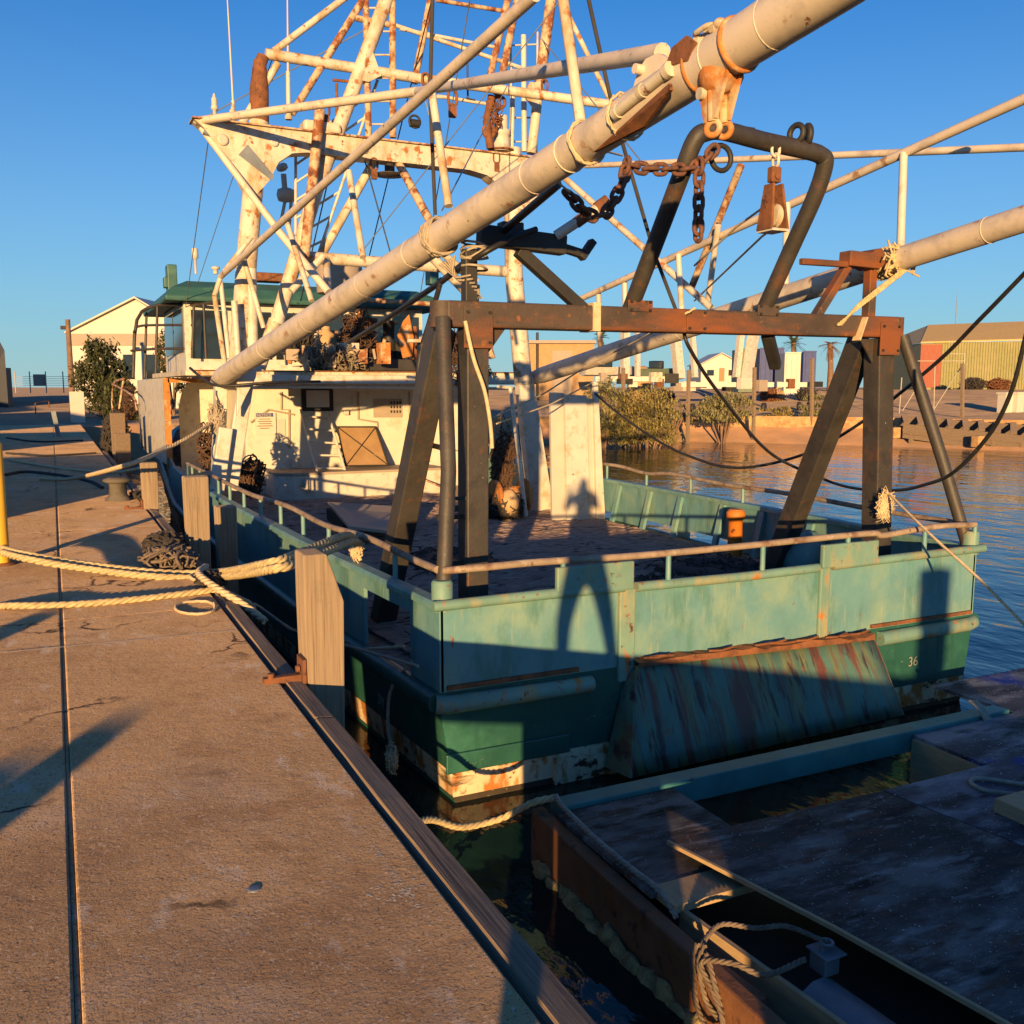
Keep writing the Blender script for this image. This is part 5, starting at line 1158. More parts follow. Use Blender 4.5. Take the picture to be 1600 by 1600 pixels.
# flat coil loop on the quay
def loop(c, a, b, r, mat, label, z=.02, turns=1, seed=0, name='rope_loop'):
    rr = random.Random(seed); mb = MB(); pts = []
    for i in range(26 * turns + 1):
        t = 2 * math.pi * i / 26; k = 1 + .08 * math.sin(t * 2.3 + seed) + rr.uniform(-.02, .02); pts.append(V(c[0] + a * k * math.cos(t), c[1] + b * k * math.sin(t), z + .02 * (i // 26) * .8 + .006 * rr.random()))
    mb.rope(pts, r); return mb.build(name, mat, None, label, 'rope')
q = PZ(305, 952, 0); loop((q.x, q.y), .13, .24, .011, m_ropew, 'thin pale rope loop lying on the concrete beside the kerb', .012, 1, 1)
q = PZ(322, 905, 0); loop((q.x, q.y), .12, .22, .016, m_ropew, 'small pale rope loop under the thick yellow ropes', .016, 1, 2)
q = PZ(258, 862, 0); loop((q.x, q.y), .17, .42, .03, m_ropeb, 'grey coil of mooring rope heaped at the foot of the square timber post', .035, 4, 3, 'rope_coil')
mb = MB(); tangle(mb, PZ(265, 872, .10), (.24, .4, .10), 26, .022, rnd=random.Random(9)); mb.build('rope_coil', m_ropeb, None, 'untidy grey brown rope pile spilling from the grey coil', 'rope')
mb = MB(); tangle(mb, PZ(258, 850, .13), (.18, .35, .10), 24, .028, rnd=random.Random(19)); mb.build('rope_coil', m_net, None, 'dark rope coil lying on top of the grey coil', 'rope')
mb = MB(); tangle(mb, PZ(330, 905, .07), (.12, .25, .06), 18, .02, rnd=random.Random(29)); mb.build('rope_coil', m_net, None, 'dark wet rope bundle at the kerb under the yellow ropes', 'rope')
q = PZ(185, 782, 0)
t = empty('bollard', (q.x, q.y, 0), 'short cast iron bollard with a wide cap on the quay', 'bollard')
mb = MB(); mb.lathe((q.x, q.y, 0), [(.19, 0), (.17, .04), (.13, .08), (.115, .26)], n=20); mb.build('stem', m_concs, t)
mb = MB(); mb.lathe((q.x, q.y, .255), [(.13, 0), (.2, .03), (.2, .06), (.12, .09)], n=20); mb.build('cap', m_concs, t)
mb = MB(); tangle(mb, V(q.x + .35, q.y + .1, .06), (.18, .4, .06), 24, .02, rnd=random.Random(39)); mb.build('rope_coil', m_net, None, 'dark rope pile beside the cast iron bollard', 'rope')
# hoop barrier, grey post, hung netting farther along
q = PZ(68, 655, 0)
mb = MB(); a = PZ(56, 647, 0); b = PZ(77, 641, 0); mb.tube([a, a + V(0, 0, .62), a + V(.05, 0, .68), b + V(-.05, 0, .68), b + V(0, 0, .62), b], .035, 8); mb.build('hoop_barrier', m_rust, None, 'brown tubular hoop barrier standing on the far quay', 'barrier')
a = PZ(92, 683, 0); mb = MB(); mb.beam(a, PY(83, 642, a.y), .14, .14, up=(0, 1, 0)); mb.build('quay_post', m_steel, None, 'leaning pale grey post on the shaded quay', 'post')
a = PZ(142, 655, 0); mb = MB(); mb.box(V(1.0, a.y - 6, .75), (.6, .1, 1.4)); mb.build('sign_board', m_panel, None, 'pale board standing by the dark netting on the far quay', 'board')
mb = MB(); tangle(mb, V(1.5, 28.5, .05), (.32, 1.7, .95), 200, .028, seg=22, step=.14, rnd=random.Random(4)); mb.blob((1.55, 28.5, -.25), (.3, 1.6, .75), 3, .4, 2.5, 24, 14); mb.build('hung_netting', m_net, None, 'ragged dark netting hung over the quay edge by the white bulwark', 'net')
mb = MB(); tangle(mb, V(2.0, 30, 1.2), (.16, 1.4, .5), 30, .02, rnd=random.Random(14)); mb.build('gear_tangle', m_rustwire, None, 'rusty chain and gear tangle hanging on the bow side of the white plating', 'gear')
pr_([(193, 592, 30), (178, 600, 33), (176, 640, 34), (190, 660, 30)], .035, m_rustpipe, 'bow_rail'); pr_([(176, 600, 33), (207, 618, 27), (214, 640, 26)], .03, m_rustpipe, 'bow_rail'); pr_([(193, 592, 30), (186, 640, 30)], .03, m_rustpipe, 'bow_rail')
# lines on the boat's stern quarter
rope([PX(556, 841, 2.46), V(2.46, 8.5, .16), V(2.50, 8.45, .05)], .02, m_ropew, 'rope tail knotted round the port stern rail'); 
mb = MB(); tangle(mb, PX(557, 858, 2.48), (.06, .10, .12), 14, .011); mb.build('rope_knot', m_ropew, None, 'loose pale knot hanging on the port stern rail', 'rope')
line('mooring_rope', [V(2.52, 7.1, -.56), PX(612, 1075, 2.44), PX(606, 1130, 2.42), PX(610, 1165, 2.40)], .016, m_ropeg, 'thin grey rope hanging down the port quarter of the hull', 'rope', rope=True)
mb = MB(); tangle(mb, PX(612, 1185, 2.36), (.05, .08, .16), 12, .012); mb.build('rope_knot', m_ropew, None, 'frayed rope end hanging at the waterline of the port quarter', 'rope')
line('mooring_rope', [PX(520, 1010, 2.40), PX(570, 1014, 2.42), PX(632, 1010, 2.48)], .014, m_ropew, 'pale rope lying along the rub rail at the bulwark gap', 'rope', rope=True)
line('mooring_rope', [V(1.25, 4.5, -.9), PY(655, 1284, 5.3), PY(720, 1292, 5.55), PY(780, 1280, 5.6), PY(830, 1255, 5.5), PY(868, 1246, 5.45)], .024, m_rope, 'rope slung from the quay wall under the stern to the pontoon corner', 'rope', rope=True)
mb = MB(); tangle(mb, PY(1383, 790, GY - .18), (.12, .05, .19), 26, .009, rnd=random.Random(77)); mb.build('rope_coil', m_ropew, None, 'small coil of pale cord hung on the right gantry post', 'rope')
line('mooring_rope', [PY(1385, 768, GY - .16), PY(1450, 832, 6.3), PY(1530, 905, 5.6), PY(1606, 982, 5.0)], .014, m_ropew, 'thin pale mooring line slanting from the right gantry post out of view', 'rope', rope=True)

# ------------------------------------------------------------------ work pontoon at the stern
PT = empty('work_pontoon', (5.6, 3.4, WZ), 'low work pontoon with black plywood deck and a blue green beam moored at the stern', 'pontoon')
PZT = -1.2
mb = MB(); mb.beam((2.95, 5.43, PZT - .06), (7.45, 5.43, PZT - .06), .16, .18); mb.build('edge_beam', m_bluebeam, PT, bevel=.008)
mb = MB(); mb.prism([(2.80, 5.52, -1.72), (2.80, 1.2, -1.72), (2.80, 1.2, -1.30), (2.80, 5.52, -1.22)], (.10, 0, 0)); sd_ = mb.build('side_float', m_brownst, PT, bevel=.015)
mb = MB(); n = 30; rg = random.Random(8)
for k in range(n):
    y = 5.3 - k * .14; mb.blob((2.80 + rg.uniform(-.03, .0), y, -1.60 + rg.uniform(-.03, .03)), (.05, .10, .06 + rg.uniform(0, .03)), k, .6, 3, 8, 6)
mb.build('weed', m_weed, sd_, kind='stuff')
mb = MB(); mb.prism([(2.90, 5.34, PZT - .03), (2.90, 4.2, PZT - .03), (3.85, 4.2, PZT - .03), (3.85, 5.34, PZT - .03)], (0, 0, .03)); mb.build('side_deck', m_ply, PT)
mb = MB(); mb.prism([(6.25, 5.34, PZT - .03), (6.25, 4.50, PZT - .03), (9.4, 4.50, PZT - .03), (9.4, 6.2, PZT - .03), (7.5, 6.2, PZT - .03), (7.5, 5.34, PZT - .03)], (0, 0, .03)); mb.build('side_deck', m_plyb, PT)
mb = MB(); mb.box((6.24, 4.93, -1.42), (.02, .8, .38)); mb.build('end_board', m_wood, PT)
# main deck: overlapping sheets of ply
e0, e1, e2 = V(3.26, 4.54, PZT + .07), V(3.49, 3.41, PZT + .07), V(3.80, 1.3, PZT + .07)
mb = MB(); mb.prism([e0, V(5.0, 4.50, PZT + .07), V(5.5, 1.3, PZT + .07), e2, e1], (0, 0, .022)); mb.build('ply_sheet', m_ply, PT, bevel=.003)
mb = MB(); mb.prism([V(5.03, 4.52, PZT + .06), V(9.5, 4.50, PZT + .06), V(9.5, 1.2, PZT + .06), V(5.53, 1.2, PZT + .06)], (0, 0, .022)); mb.build('ply_sheet', m_plyb, PT, bevel=.003)
mb = MB()
for a, b in zip((e0, e1), (e1, e2)): mb.beam(a + V(-.012, 0, .011), b + V(-.012, 0, .011), .022, .024)
mb.build('sheet_edge', m_wood, PT)
mb = MB(); mb.box((3.25, 4.15, PZT - .02), (.62, .24, .05)); mb.build('cross_board', m_wood, PT, bevel=.004)
mb = MB(); mb.beam((3.0, 4.05, PZT - .16), (3.22, 1.4, PZT - .16), .03, .26); mb.build('inner_board', m_wood, PT)
mb = MB(); mb.box((4.3, 2.75, -1.50), (2.78, 3.3, .1)); mb.build('bilge', m_dark, PT)
mb = MB(); mb.tube([V(3.27, 3.28, -1.43), V(3.40, 1.2, -1.43)], .16, 14); mb.build('float_pipe', m_steel, PT)
mb = MB(); mb.box((3.37, 3.34, -1.24), (.10, .11, .10)); mb.box((3.38, 3.34, -1.185), (.14, .15, .012)); mb.cyl((3.35, 3.34, -1.18), (3.35, 3.34, -1.14), .014, 8); mb.cyl((3.41, 3.34, -1.18), (3.41, 3.34, -1.14), .014, 8); mb.torus((3.38, 3.34, -1.14), (0, 0, 1), .03, .008); mb.build('cleat_bracket', m_steel, PT, bevel=.006)
mb = MB(); mb.beam((2.86, 4.12, -1.30), (2.95, 3.3, -1.32), .05, .05); mb.build('guard_angle', m_brownst, PT)
mb = MB(); n = 24; vs = []; fs = []
for j in range(5):
    for i in range(n): vs.append((4.0 + 2.3 * i / (n - 1), 4.62 + .17 * j, -1.585 - .05 * (j / 4) - .02 + .05 * noise.noise(Vector((i * .35, j * .6, 0)))))
for j in range(4):
    for i in range(n - 1): a = j * n + i; fs.append((a, a + 1, a + n + 1, a + n))
mb.add(vs, fs, True); mb.build('sunken_ledge', m_silt, PT)
mb = MB(); q = PZ(1605, 1262, PZT + .14); mb.box((q.x + .1, q.y, PZT + .135), (.50, .26, .10)); mb.build('foam_block', m_wood, None, 'yellowish foam block lying on the blue stained pontoon deck', 'block', bevel=.01)
mb = MB(); rgp = smooth_path([PZ(1604, 1242, PZT + .10), PZ(1545, 1236, PZT + .10), PZ(1518, 1224, PZT + .10), PZ(1530, 1216, PZT + .10), PZ(1604, 1226, PZT + .10)], 8); mb.tube(rgp, .015, 8); mb.build('hose', m_ropeg, None, 'grey hose loop lying on the pontoon deck', 'hose')
rope([PY(868, 1243, 5.45), V(2.93, 5.3, PZT + .06), PZ(930, 1310, PZT + .04), PZ(990, 1360, PZT + .03), PZ(1030, 1392, PZT + .01), V(2.93, 4.0, PZT - .04)], .018, m_ropeg, 'grey rope laid along the left edge of the pontoon deck')
rope([V(3.38, 3.34, -1.14), PZ(1230, 1448, -1.13), PZ(1180, 1450, -1.13), PZ(1125, 1445, -1.14), V(2.80, 3.62, -1.16)], .014, m_ropeb, 'taut rope from the pontoon cleat to the outer edge')
mb = MB()
c = V(2.76, 3.45, -1.30)
mb.rope(smooth_path([V(2.80, 3.64, -1.16), c + V(0, .17, .05), c + V(-.02, .10, -.13), c + V(-.03, -.04, -.19), c + V(-.01, -.09, -.10), c + V(0, 0, .0), c + V(0, .10, .10), c + V(.08, -.05, .16), V(2.95, 3.3, -1.17), V(3.2, 3.3, -1.16)], 8), .015)
mb.rope(smooth_path([V(2.82, 3.6, -1.15), c + V(.0, .12, .08), c + V(0, .05, -.08), c + V(.02, -.05, -.12), c + V(.01, .0, .03), c + V(.03, .1, .14)], 8), .015)
mb.build('rope_knot', m_ropeb, None, 'thick knotted rope hanging over the brown side of the pontoon', 'rope')
mb = MB()
for k in range(6): o = .02 * k; mb.tube(smooth_path([PY(1515 + k * 2, 1095, 5.45), PY(1528 + k * 2, 1108, 5.35), PY(1542 + k * 2, 1132, 5.3)], 5), .012, 5)
mb.build('lashing', m_ropeg, None, 'grey rope lashed round the far end of the blue green beam', 'rope')
mb = MB(); q = PZ(1205, 1590, -1.52); mb.blob((q.x, q.y, -1.56), (.10, .12, .13), 6, .4, 2, 16, 10); mb.build('weedy_float', m_weed, None, 'weed covered float half sunk beside the pontoon', 'float')

# ------------------------------------------------------------------ far shore: buildings, fences, plants
def ground_at(p): return gz(math.hypot(p.x, p.y), math.degrees(math.atan2(p.x, p.y)))
def gp(x, d, z=None):                 # ground point in photo column x at depth d
    p = PD(x, 605, d); p.z = ground_at(p) if z is None else z; return p
# white shed at the end of the quay
def gable(name, x0, x1, d, eave_y, peak_y, base_y, length, wm, rm, label, px=None):
    a = PD(x0, base_y, d); b = PD(x1, base_y, d); dr_ = (b - a); dr_.z = 0; dr_.normalize(); back = V(-dr_.y, dr_.x, 0)
    if back.dot(FW) < 0: back = -back
    za = min(a.z, ground_at(a) - .1); ze = PD(x0, eave_y, d).z; zp = PD((x0 + x1) / 2, peak_y, d).z
    t = empty(name, ((a.x + b.x) / 2, (a.y + b.y) / 2, za), label, 'building')
    A = V(a.x, a.y, za); Bq = V(b.x, b.y, za); mid = (A + Bq) / 2 if px is None else A.lerp(Bq, px)
    up = lambda p, z: V(p.x, p.y, z)
    mb = MB(); mb.prism([A, Bq, up(Bq, ze), up(mid, zp), up(A, ze)], back * length); w = mb.build('wall', wm, t)
    mb = MB(); o = .35; k = dr_
    for s, e in ((A, -1), (Bq, 1)):
        q0 = up(s, ze) + k * e * o + V(0, 0, -.08) - back * .3; q1 = up(mid, zp) + V(0, 0, .1) - back * .3
        mb.prism([q0, q1, q1 + V(0, 0, .12), q0 + V(0, 0, .12)], back * (length + .6))
    mb.build('roof', rm, t); return t, A, Bq, ze, back
t, A, Bq, ze, back = gable('white_shed', 116, 300, 70, 520, 470, 604, 14, m_cream, m_panel, 'white gabled shed at the far end of the quay behind the bush', .56)
mb = MB(); u0 = V(A.x, A.y, ze); u1 = V(Bq.x, Bq.y, ze); mb.prism([u0 - back * .12 + V(0, 0, -.95), u1 - back * .12 + V(0, 0, -.95), u1 - back * .12 + V(0, 0, -.1), u0 - back * .12 + V(0, 0, -.1)], back * .1); mb.build('fascia', m_creamd, t)
for fx, w_ in ((.43, .09), (.62, .12)):
    mb = MB(); q = A.lerp(Bq, fx); q2 = A.lerp(Bq, fx + w_); mb.prism([V(q.x, q.y, ze - 3.4), V(q2.x, q2.y, ze - 3.4), V(q2.x, q2.y, ze - 1.6), V(q.x, q.y, ze - 1.6)], -back * .06); mb.build('window', m_glass, t)
# navy building at the left edge
a = PD(-60, 604, 68); t = empty('navy_building', (a.x, a.y, ground_at(a)), 'dark navy clad building cut off by the left edge of the photo', 'building')
mb = MB(); b = PD(11, 604, 68); z1 = PD(0, 528, 68).z; mb.prism([V(a.x, a.y, -.3), V(b.x, b.y, -.3), V(b.x, b.y, z1 - .9), V((a.x + b.x) / 2 + .4, (a.y + b.y) / 2, z1 + 1.6), V(a.x, a.y, z1 - .9)], V(-3, 12, 0)); mb.build('wall', m_navy, t)
mb = MB(); b2 = PD(19, 604, 69); mb.prism([V(b.x, b.y, -.3), V(b2.x, b2.y, -.3), V(b2.x, b2.y, PD(0, 575, 69).z), V(b.x, b.y, PD(0, 575, 69).z)], V(-2, 9, 0)); mb.build('lean_to', m_navy, t)
# floodlight pole
a = gp(112, 60); t = empty('floodlight_pole', tuple(a), 'timber pole with a floodlight at the corner of the white shed', 'lamp post')
mb = MB(); zt = PD(112, 500, 60).z; mb.cyl(a, V(a.x, a.y, zt), .20, 10, .14); mb.build('pole', m_trunk, t)
mb = MB(); q = PD(101, 512, 60); mb.beam(V(a.x, a.y, q.z - .05), q, .06, .06); mb.build('arm', m_black, t); mb = MB(); mb.box(q, (.5, .3, .22)); mb.build('lamp_head', m_black, t, bevel=.03)
# wire fence on the horizon at the left
t = empty('wire_fence', tuple(gp(62, 90)), 'thin wire fence on the horizon between the navy building and the shed', 'fence')
zb = PD(62, 604, 90).z; zt = PD(62, 587, 90).z
for x in (24, 47, 72, 99):
    mb = MB(); q = PD(x, 600, 90); mb.cyl(V(q.x, q.y, zb - .6), V(q.x, q.y, zt + .4), .05, 6); mb.build('post', m_fence, t)
mb = MB()
for k in range(5): 
    z = zb + (zt - zb) * (k + .6) / 5; a = PD(22, 600, 90); b = PD(110, 600, 90); mb.cyl(V(a.x, a.y, z), V(b.x, b.y, z), .018, 5)
mb.build('wire', m_fence, t); mb = MB(); q = PD(62, 594, 89.9); mb.box(q, (1.1, .05, 1.1)); mb.build('sign_plate', m_creamd, t)

def foliage(mb, c, s, n, leaf, rnd, droop=0):
    c = Vector(c)
    cl = []
    while len(cl) < max(10, n // 70):
        q = Vector((rnd.uniform(-1, 1), rnd.uniform(-1, 1), rnd.uniform(-1, .95)))
        w_ = 1.0 if q.z < 0 else math.sqrt(1 - q.z * q.z)
        if math.hypot(q.x, q.y) < w_ * (.75 + .25 * rnd.random()): cl.append(q * .92)
    for _ in range(n):
        q = rnd.choice(cl); p = q + Vector((rnd.gauss(0, .11), rnd.gauss(0, .11), rnd.gauss(0, .10)))
        p = c + Vector((p.x * s[0], p.y * s[1], p.z * s[2])); L = leaf * rnd.uniform(.6, 1.5)
        d = Vector((rnd.gauss(0, 1), rnd.gauss(0, 1), rnd.gauss(0, .8))).normalized(); e, u = frame(d)
        mb.add([p - d * L, p + e * L * .4, p + d * L, p - e * L * .4], [(0, 1, 2, 3)])
def bush(name, x, d, ytop, ybot, wpx, leafm, label, n=1600, leaf=.10, seed=1, trunk=True, depth=None, cat='bush'):
    rnd = random.Random(seed); base = PD(x, ybot, d); g = ground_at(base); top = PD(x, ytop, d); w = wpx * d / F / 2
    t = empty(name, (base.x, base.y, base.z), label, cat)
    mb = MB(); foliage(mb, V(base.x, base.y, (base.z + top.z) / 2), (w, depth or w * .8, (top.z - base.z) / 2), n, leaf, rnd); mb.build('crown', leafm, t, fix=False)
    mb = MB()
    for k in range(7):
        q = V(base.x + rnd.uniform(-.3, .3) * w, base.y + rnd.uniform(-.3, .3) * w, base.z); mb.tube([V(base.x, base.y, min(g, base.z) - .1), q + V(0, 0, .1 * (top.z - base.z)), q + V(rnd.uniform(-.5, .5) * w, rnd.uniform(-.4, .4) * w, (top.z - base.z) * rnd.uniform(.5, .85))], [.07, .05, .015], 6)
    mb.build('stem', m_trunk, t); return t
bush('bush', 160, 55, 528, 642, 95, m_leafd, 'dark spreading bush in front of the white shed', 7000, .14, 2, depth=2.5)
bush('bush', 190, 50, 575, 660, 60, m_leafd, 'dark low bush between the shed bush and the trawler bow', 3600, .13, 12)
bush('bush', 270, 58, 508, 610, 60, m_leafd, 'dark bush seen through the railing of the shelter deck', 2200, .13, 3)
bush('bush', 1000, 52, 598, 692, 160, m_leafl, 'large olive green bush on the sandy shore behind the white boards', 11000, .10, 4, depth=1.6)
bush('bush', 942, 51, 590, 672, 70, m_leafg, 'grey green bush at the shore left of the large olive bush', 4500, .10, 24, depth=1.2)
bush('bush', 1130, 55, 612, 658, 120, m_leafg, 'grey green bush on the retaining wall beside the boat cradle', 5500, .10, 5, depth=1.2)
bush('bush', 1275, 58, 612, 652, 62, m_leafg, 'small grey green bush at the foot of the fence post', 2600, .09, 6, depth=1)
bush('bush', 1325, 95, 560, 602, 50, m_leafd, 'dark shrub behind the left gantry leg by the containers', 900, .2, 7)
bush('tree', 1415, 150, 525, 590, 60, m_leafd, 'dark tree between the containers and the olive shed', 1400, .3, 8, cat='tree'); bush('tree', 1462, 170, 515, 560, 50, m_leafd, 'dark tree top behind the gable end of the olive shed', 900, .3, 9, cat='tree')
def palm(x, d, ytop, ycrown, ybase, label, dead=False, seed=1):
    rnd = random.Random(seed); base = PD(x, ybase, d); base.z = min(base.z, ground_at(base)); c = PD(x, ycrown, d); Lf = abs(PD(x, ytop, d).z - c.z) * 1.35
    t = empty('palm_tree', tuple(base), label, 'palm'); mb = MB(); mb.tube([base, base.lerp(c, .5) + V(.1, 0, 0), c], [.32, .26, .24], 10); mb.build('trunk', m_trunk, t)
    mb = MB()
    for k in range(34):
        az = rnd.uniform(0, 6.28); el = rnd.uniform(-.9, 1.3) if not dead else rnd.uniform(-1.4, .7); d0 = V(math.cos(az) * math.cos(el), math.sin(az) * math.cos(el), math.sin(el)); s, u = frame(d0); L = Lf * rnd.uniform(.7, 1.1)
        prev = None
        for i in range(7):
            q = c + d0 * L * i / 6 - V(0, 0, .35 * L * (i / 6) ** 2)
            if i: 
                for sg in (-1, 1):
                    for j in range(3):
                        q0 = prev.lerp(q, j / 3); tip = q0 + s * sg * L * .24 + d0 * L * .12 - V(0, 0, L * .08); w = L * .02; mb.add([q0, q0 + d0 * w * 2, tip], [(0, 1, 2)])
            prev = q
    mb.build('crown', m_palmd if dead else m_leafd, t, fix=False)
palm(938, 85, 515, 528, 590, 'green palm behind the tan building', seed=1); palm(1240, 95, 522, 536, 595, 'green palm above the blue container', seed=2); palm(1297, 92, 524, 538, 600, 'palm with dead brown fronds right of the containers', True, 3)
# retaining wall along the beach
t = empty('retaining_wall', tuple(gp(1300, 56)), 'orange lit rubble retaining wall along the sandy beach', 'wall')
mb = MB(); pts = []
for a in range(24, 66, 2):
    r = shore(a) + 3.15; pts.append(V(math.sin(R(a)) * r, math.cos(R(a)) * r, 0))
for a, b in zip(pts, pts[1:]):
    n = V(-a.x, -a.y, 0).normalized() * .35
    mb.hexa([V(a.x, a.y, -1.3) + n, V(b.x, b.y, -1.3) + n, V(b.x, b.y, -1.3), V(a.x, a.y, -1.3), V(a.x, a.y, -.12) + n * .4, V(b.x, b.y, -.10) + n * .4, V(b.x, b.y, -.10), V(a.x, a.y, -.12)])
mb.build('wall', m_wall, t)
# old slipway on the right
t = empty('timber_slipway', tuple(PZ(1500, 690, WZ)), 'old dark timber slipway running into the water at the right shore', 'slipway')
for (x0, y0, d0, x1, y1, d1) in ((1408, 656, 54, 1630, 672, 50), (1412, 668, 52.5, 1630, 690, 48.5)):
    mb = MB(); mb.beam(PD(x0, y0, d0), PD(x1, y1, d1), .3, .4); mb.build('slip_beam', m_timbery, t)
    for k in range(5):
        q = PD(x0, y0, d0).lerp(PD(x1, y1, d1), (k + .3) / 5); mb = MB(); mb.cyl(q + V(0, 0, -.1), V(q.x, q.y, -1.8), .14, 8); mb.build('pile', m_timbery, t)
    for dz in (-.36, -.72): mb = MB(); mb.beam(PD(x0, y0, d0) + V(0, 0, dz * .6), PD(x1, y1, d1) + V(0, .1, dz), .25, .26); mb.build('lower_beam', m_timbery, t)
for k in range(9):
    q = PD(1408, 656, 54).lerp(PD(1630, 672, 50), (k + .2) / 9); q2 = PD(1412, 668, 52.5).lerp(PD(1630, 690, 48.5), (k + .2) / 9); mb = MB(); mb.beam(q + V(0, 0, .26), q2 + V(0, 0, .26), .3, .1); mb.build('sleeper', m_timbery, t)
for x, y, d in ((1397, 676, 52.5), (1528, 690, 49.5)): 
    mb = MB(); mb.box(PD(x, y, d), (.5, .5, .6)); mb.build('concrete_foot', m_wall, t, bevel=.05)
# olive shed with ochre roof and red end
a = PD(1436, 593, 100); b = PD(1690, 593, 100); t = empty('olive_shed', (a.x, a.y, ground_at(a)), 'long olive clad shed with an ochre roof and red end panel', 'building')
zl = PD(0, 537, 100).z; zr = zl; dr_ = (b - a).normalized(); back = V(-dr_.y, dr_.x, 0); back = back if back.dot(FW) > 0 else -back
mb = MB(); mb.prism([V(a.x, a.y, 1.0), V(b.x, b.y, 1.0), V(b.x, b.y, zl + .4), V(a.x, a.y, zl)], back * 14)
n = 60
for k in range(8, n): q = a.lerp(b, k / n); mb.box(V(q.x, q.y, (1.0 + zl) / 2 + .2) - back * .04, (.10, .10, zl - 1.1), rz=math.atan2(dr_.y, dr_.x))
mb.build('wall', m_shedg, t)
mb = MB(); q1 = a.lerp(b, .13); mb.prism([V(a.x, a.y, 1.6) - back * .05, V(q1.x, q1.y, 1.6) - back * .05, V(q1.x, q1.y, zl - .1) - back * .05, V(a.x, a.y, zl - .1) - back * .05], back * .04); mb.build('red_panel', m_brick, t)
mb = MB(); r0 = V(a.x, a.y, zl) - back * .4; r1 = V(b.x, b.y, zl + .5) - back * .4; mb.prism([r0 - dr_ * .2, r1, r1 + back * 7 + V(0, 0, 2.2), r0 + back * 7 + dr_ * 3.5 + V(0, 0, 2.2)], (0, 0, .15)); mb.build('roof', m_shedr, t)
mb = MB(); mb.prism([r0 - dr_ * .2, r0 + back * 7 + dr_ * 3.5 + V(0, 0, 2.2), r0 + back * 14 - dr_ * .2], (0, 0, .1)); mb.build('hip_roof', m_shedr, t)
# tan building behind the starboard boom
a = PD(826, 596, 80); b = PD(928, 596, 80); z1 = PD(0, 537, 80).z; dr_ = (b - a).normalized(); back = V(-dr_.y, dr_.x, 0); back = back if back.dot(FW) > 0 else -back
t = empty('tan_building', (a.x, a.y, ground_at(a)), 'flat roofed tan building behind the starboard boom', 'building')
mb = MB(); mb.prism([V(a.x, a.y, .3), V(b.x, b.y, .3), V(b.x, b.y, z1), V(a.x, a.y, z1)], back * 8); mb.build('wall', m_tan, t)
mb = MB(); q0 = a.lerp(b, -.02); q1 = a.lerp(b, 1.02); mb.prism([V(q0.x, q0.y, z1) - back * .4, V(q1.x, q1.y, z1) - back * .4, V(q1.x, q1.y, z1 + .25) - back * .4, V(q0.x, q0.y, z1 + .25) - back * .4], back * 9); mb.build('roof', m_creamd, t)
mb = MB(); q0 = a.lerp(b, .36); q1 = a.lerp(b, .66); mb.prism([V(q0.x, q0.y, .4) - back * .06, V(q1.x, q1.y, .4) - back * .06, V(q1.x, q1.y, z1 - .6) - back * .06, V(q0.x, q0.y, z1 - .6) - back * .06], back * .05); mb.build('roller_door', m_creamd, t)
mb = MB(); q0 = a.lerp(b, .13); mb.cyl(V(q0.x, q0.y, .4) - back * .2, V(q0.x, q0.y, z1 + .9) - back * .2, .12, 8); mb.build('downpipe', m_black, t)
# distant white roofed house
wh_t = gable('white_house', 1095, 1158, 150, 570, 553, 592, 10, m_cream, m_panel, 'small white hip roofed house in the distance between the cradle masts')
t_, A_, B_2, ze_, bk_ = wh_t
for f0, f1, z0_, z1_, m_, nm in ((.15, .32, -1.7, -.8, m_glass, 'window'), (.45, .58, -2.6, -.5, m_brown, 'door'), (.68, .86, -1.7, -.8, m_glass, 'window')):
    q0, q1 = A_.lerp(B_2, f0), A_.lerp(B_2, f1); mb = MB(); mb.prism([V(q0.x, q0.y, ze_ + z0_), V(q1.x, q1.y, ze_ + z0_), V(q1.x, q1.y, ze_ + z1_), V(q0.x, q0.y, ze_ + z1_)], -bk_ * .06); mb.build(nm, m_, t_)
bush('bush', 1050, 57, 628, 660, 90, m_leafg, 'low straggling scrub between the large olive bush and the boat cradle', 2600, .09, 44, depth=.9)
bush('bush', 1215, 60, 634, 652, 80, m_leafl, 'low yellowish scrub on top of the retaining wall', 1800, .08, 45, depth=.7)
bush('bush', 1010, 51, 652, 694, 130, m_leafl, 'low olive scrub at the waterline below the large bush', 3600, .08, 46, depth=.7)
# a small open boat and a ute on the yard
def small_boat(x, y, d, mat, label):
    p = gp(x, d); z = PD(x, y, d).z; t = empty('small_boat', (p.x, p.y, z), label, 'boat'); mb = MB(); vs = []; fs = []
    for i in range(9):
        u = -1 + i / 4; w = .75 * (1 - max(0, u) ** 2.2); k = .12 * max(0, u)
        vs += [(p.x + u * 2.2, p.y - w, z + .65 + k), (p.x + u * 2.2, p.y - w * .6, z + .1 + k), (p.x + u * 2.2, p.y, z + k), (p.x + u * 2.2, p.y + w * .6, z + .1 + k), (p.x + u * 2.2, p.y + w, z + .65 + k)]
    for i in range(8):
        for k in range(4): a = i * 5 + k; fs.append((a, a + 1, a + 6, a + 5))
    fs.append((0, 1, 2, 3, 4)); fs.append((0, 4, 9, 5)); mb.add(vs, fs); mb.build('hull', mat, t); mb = MB(); mb.box((p.x - .3, p.y, z + .95), (.9, .8, .6)); mb.build('cabin', m_glass, t, bevel=.08)
    return t
small_boat(950, 588, 70, m_white, 'small white boat on the cradle trailer behind the tan building'); small_boat(1030, 590, 72, m_contg, 'small greenish boat between the white towers')
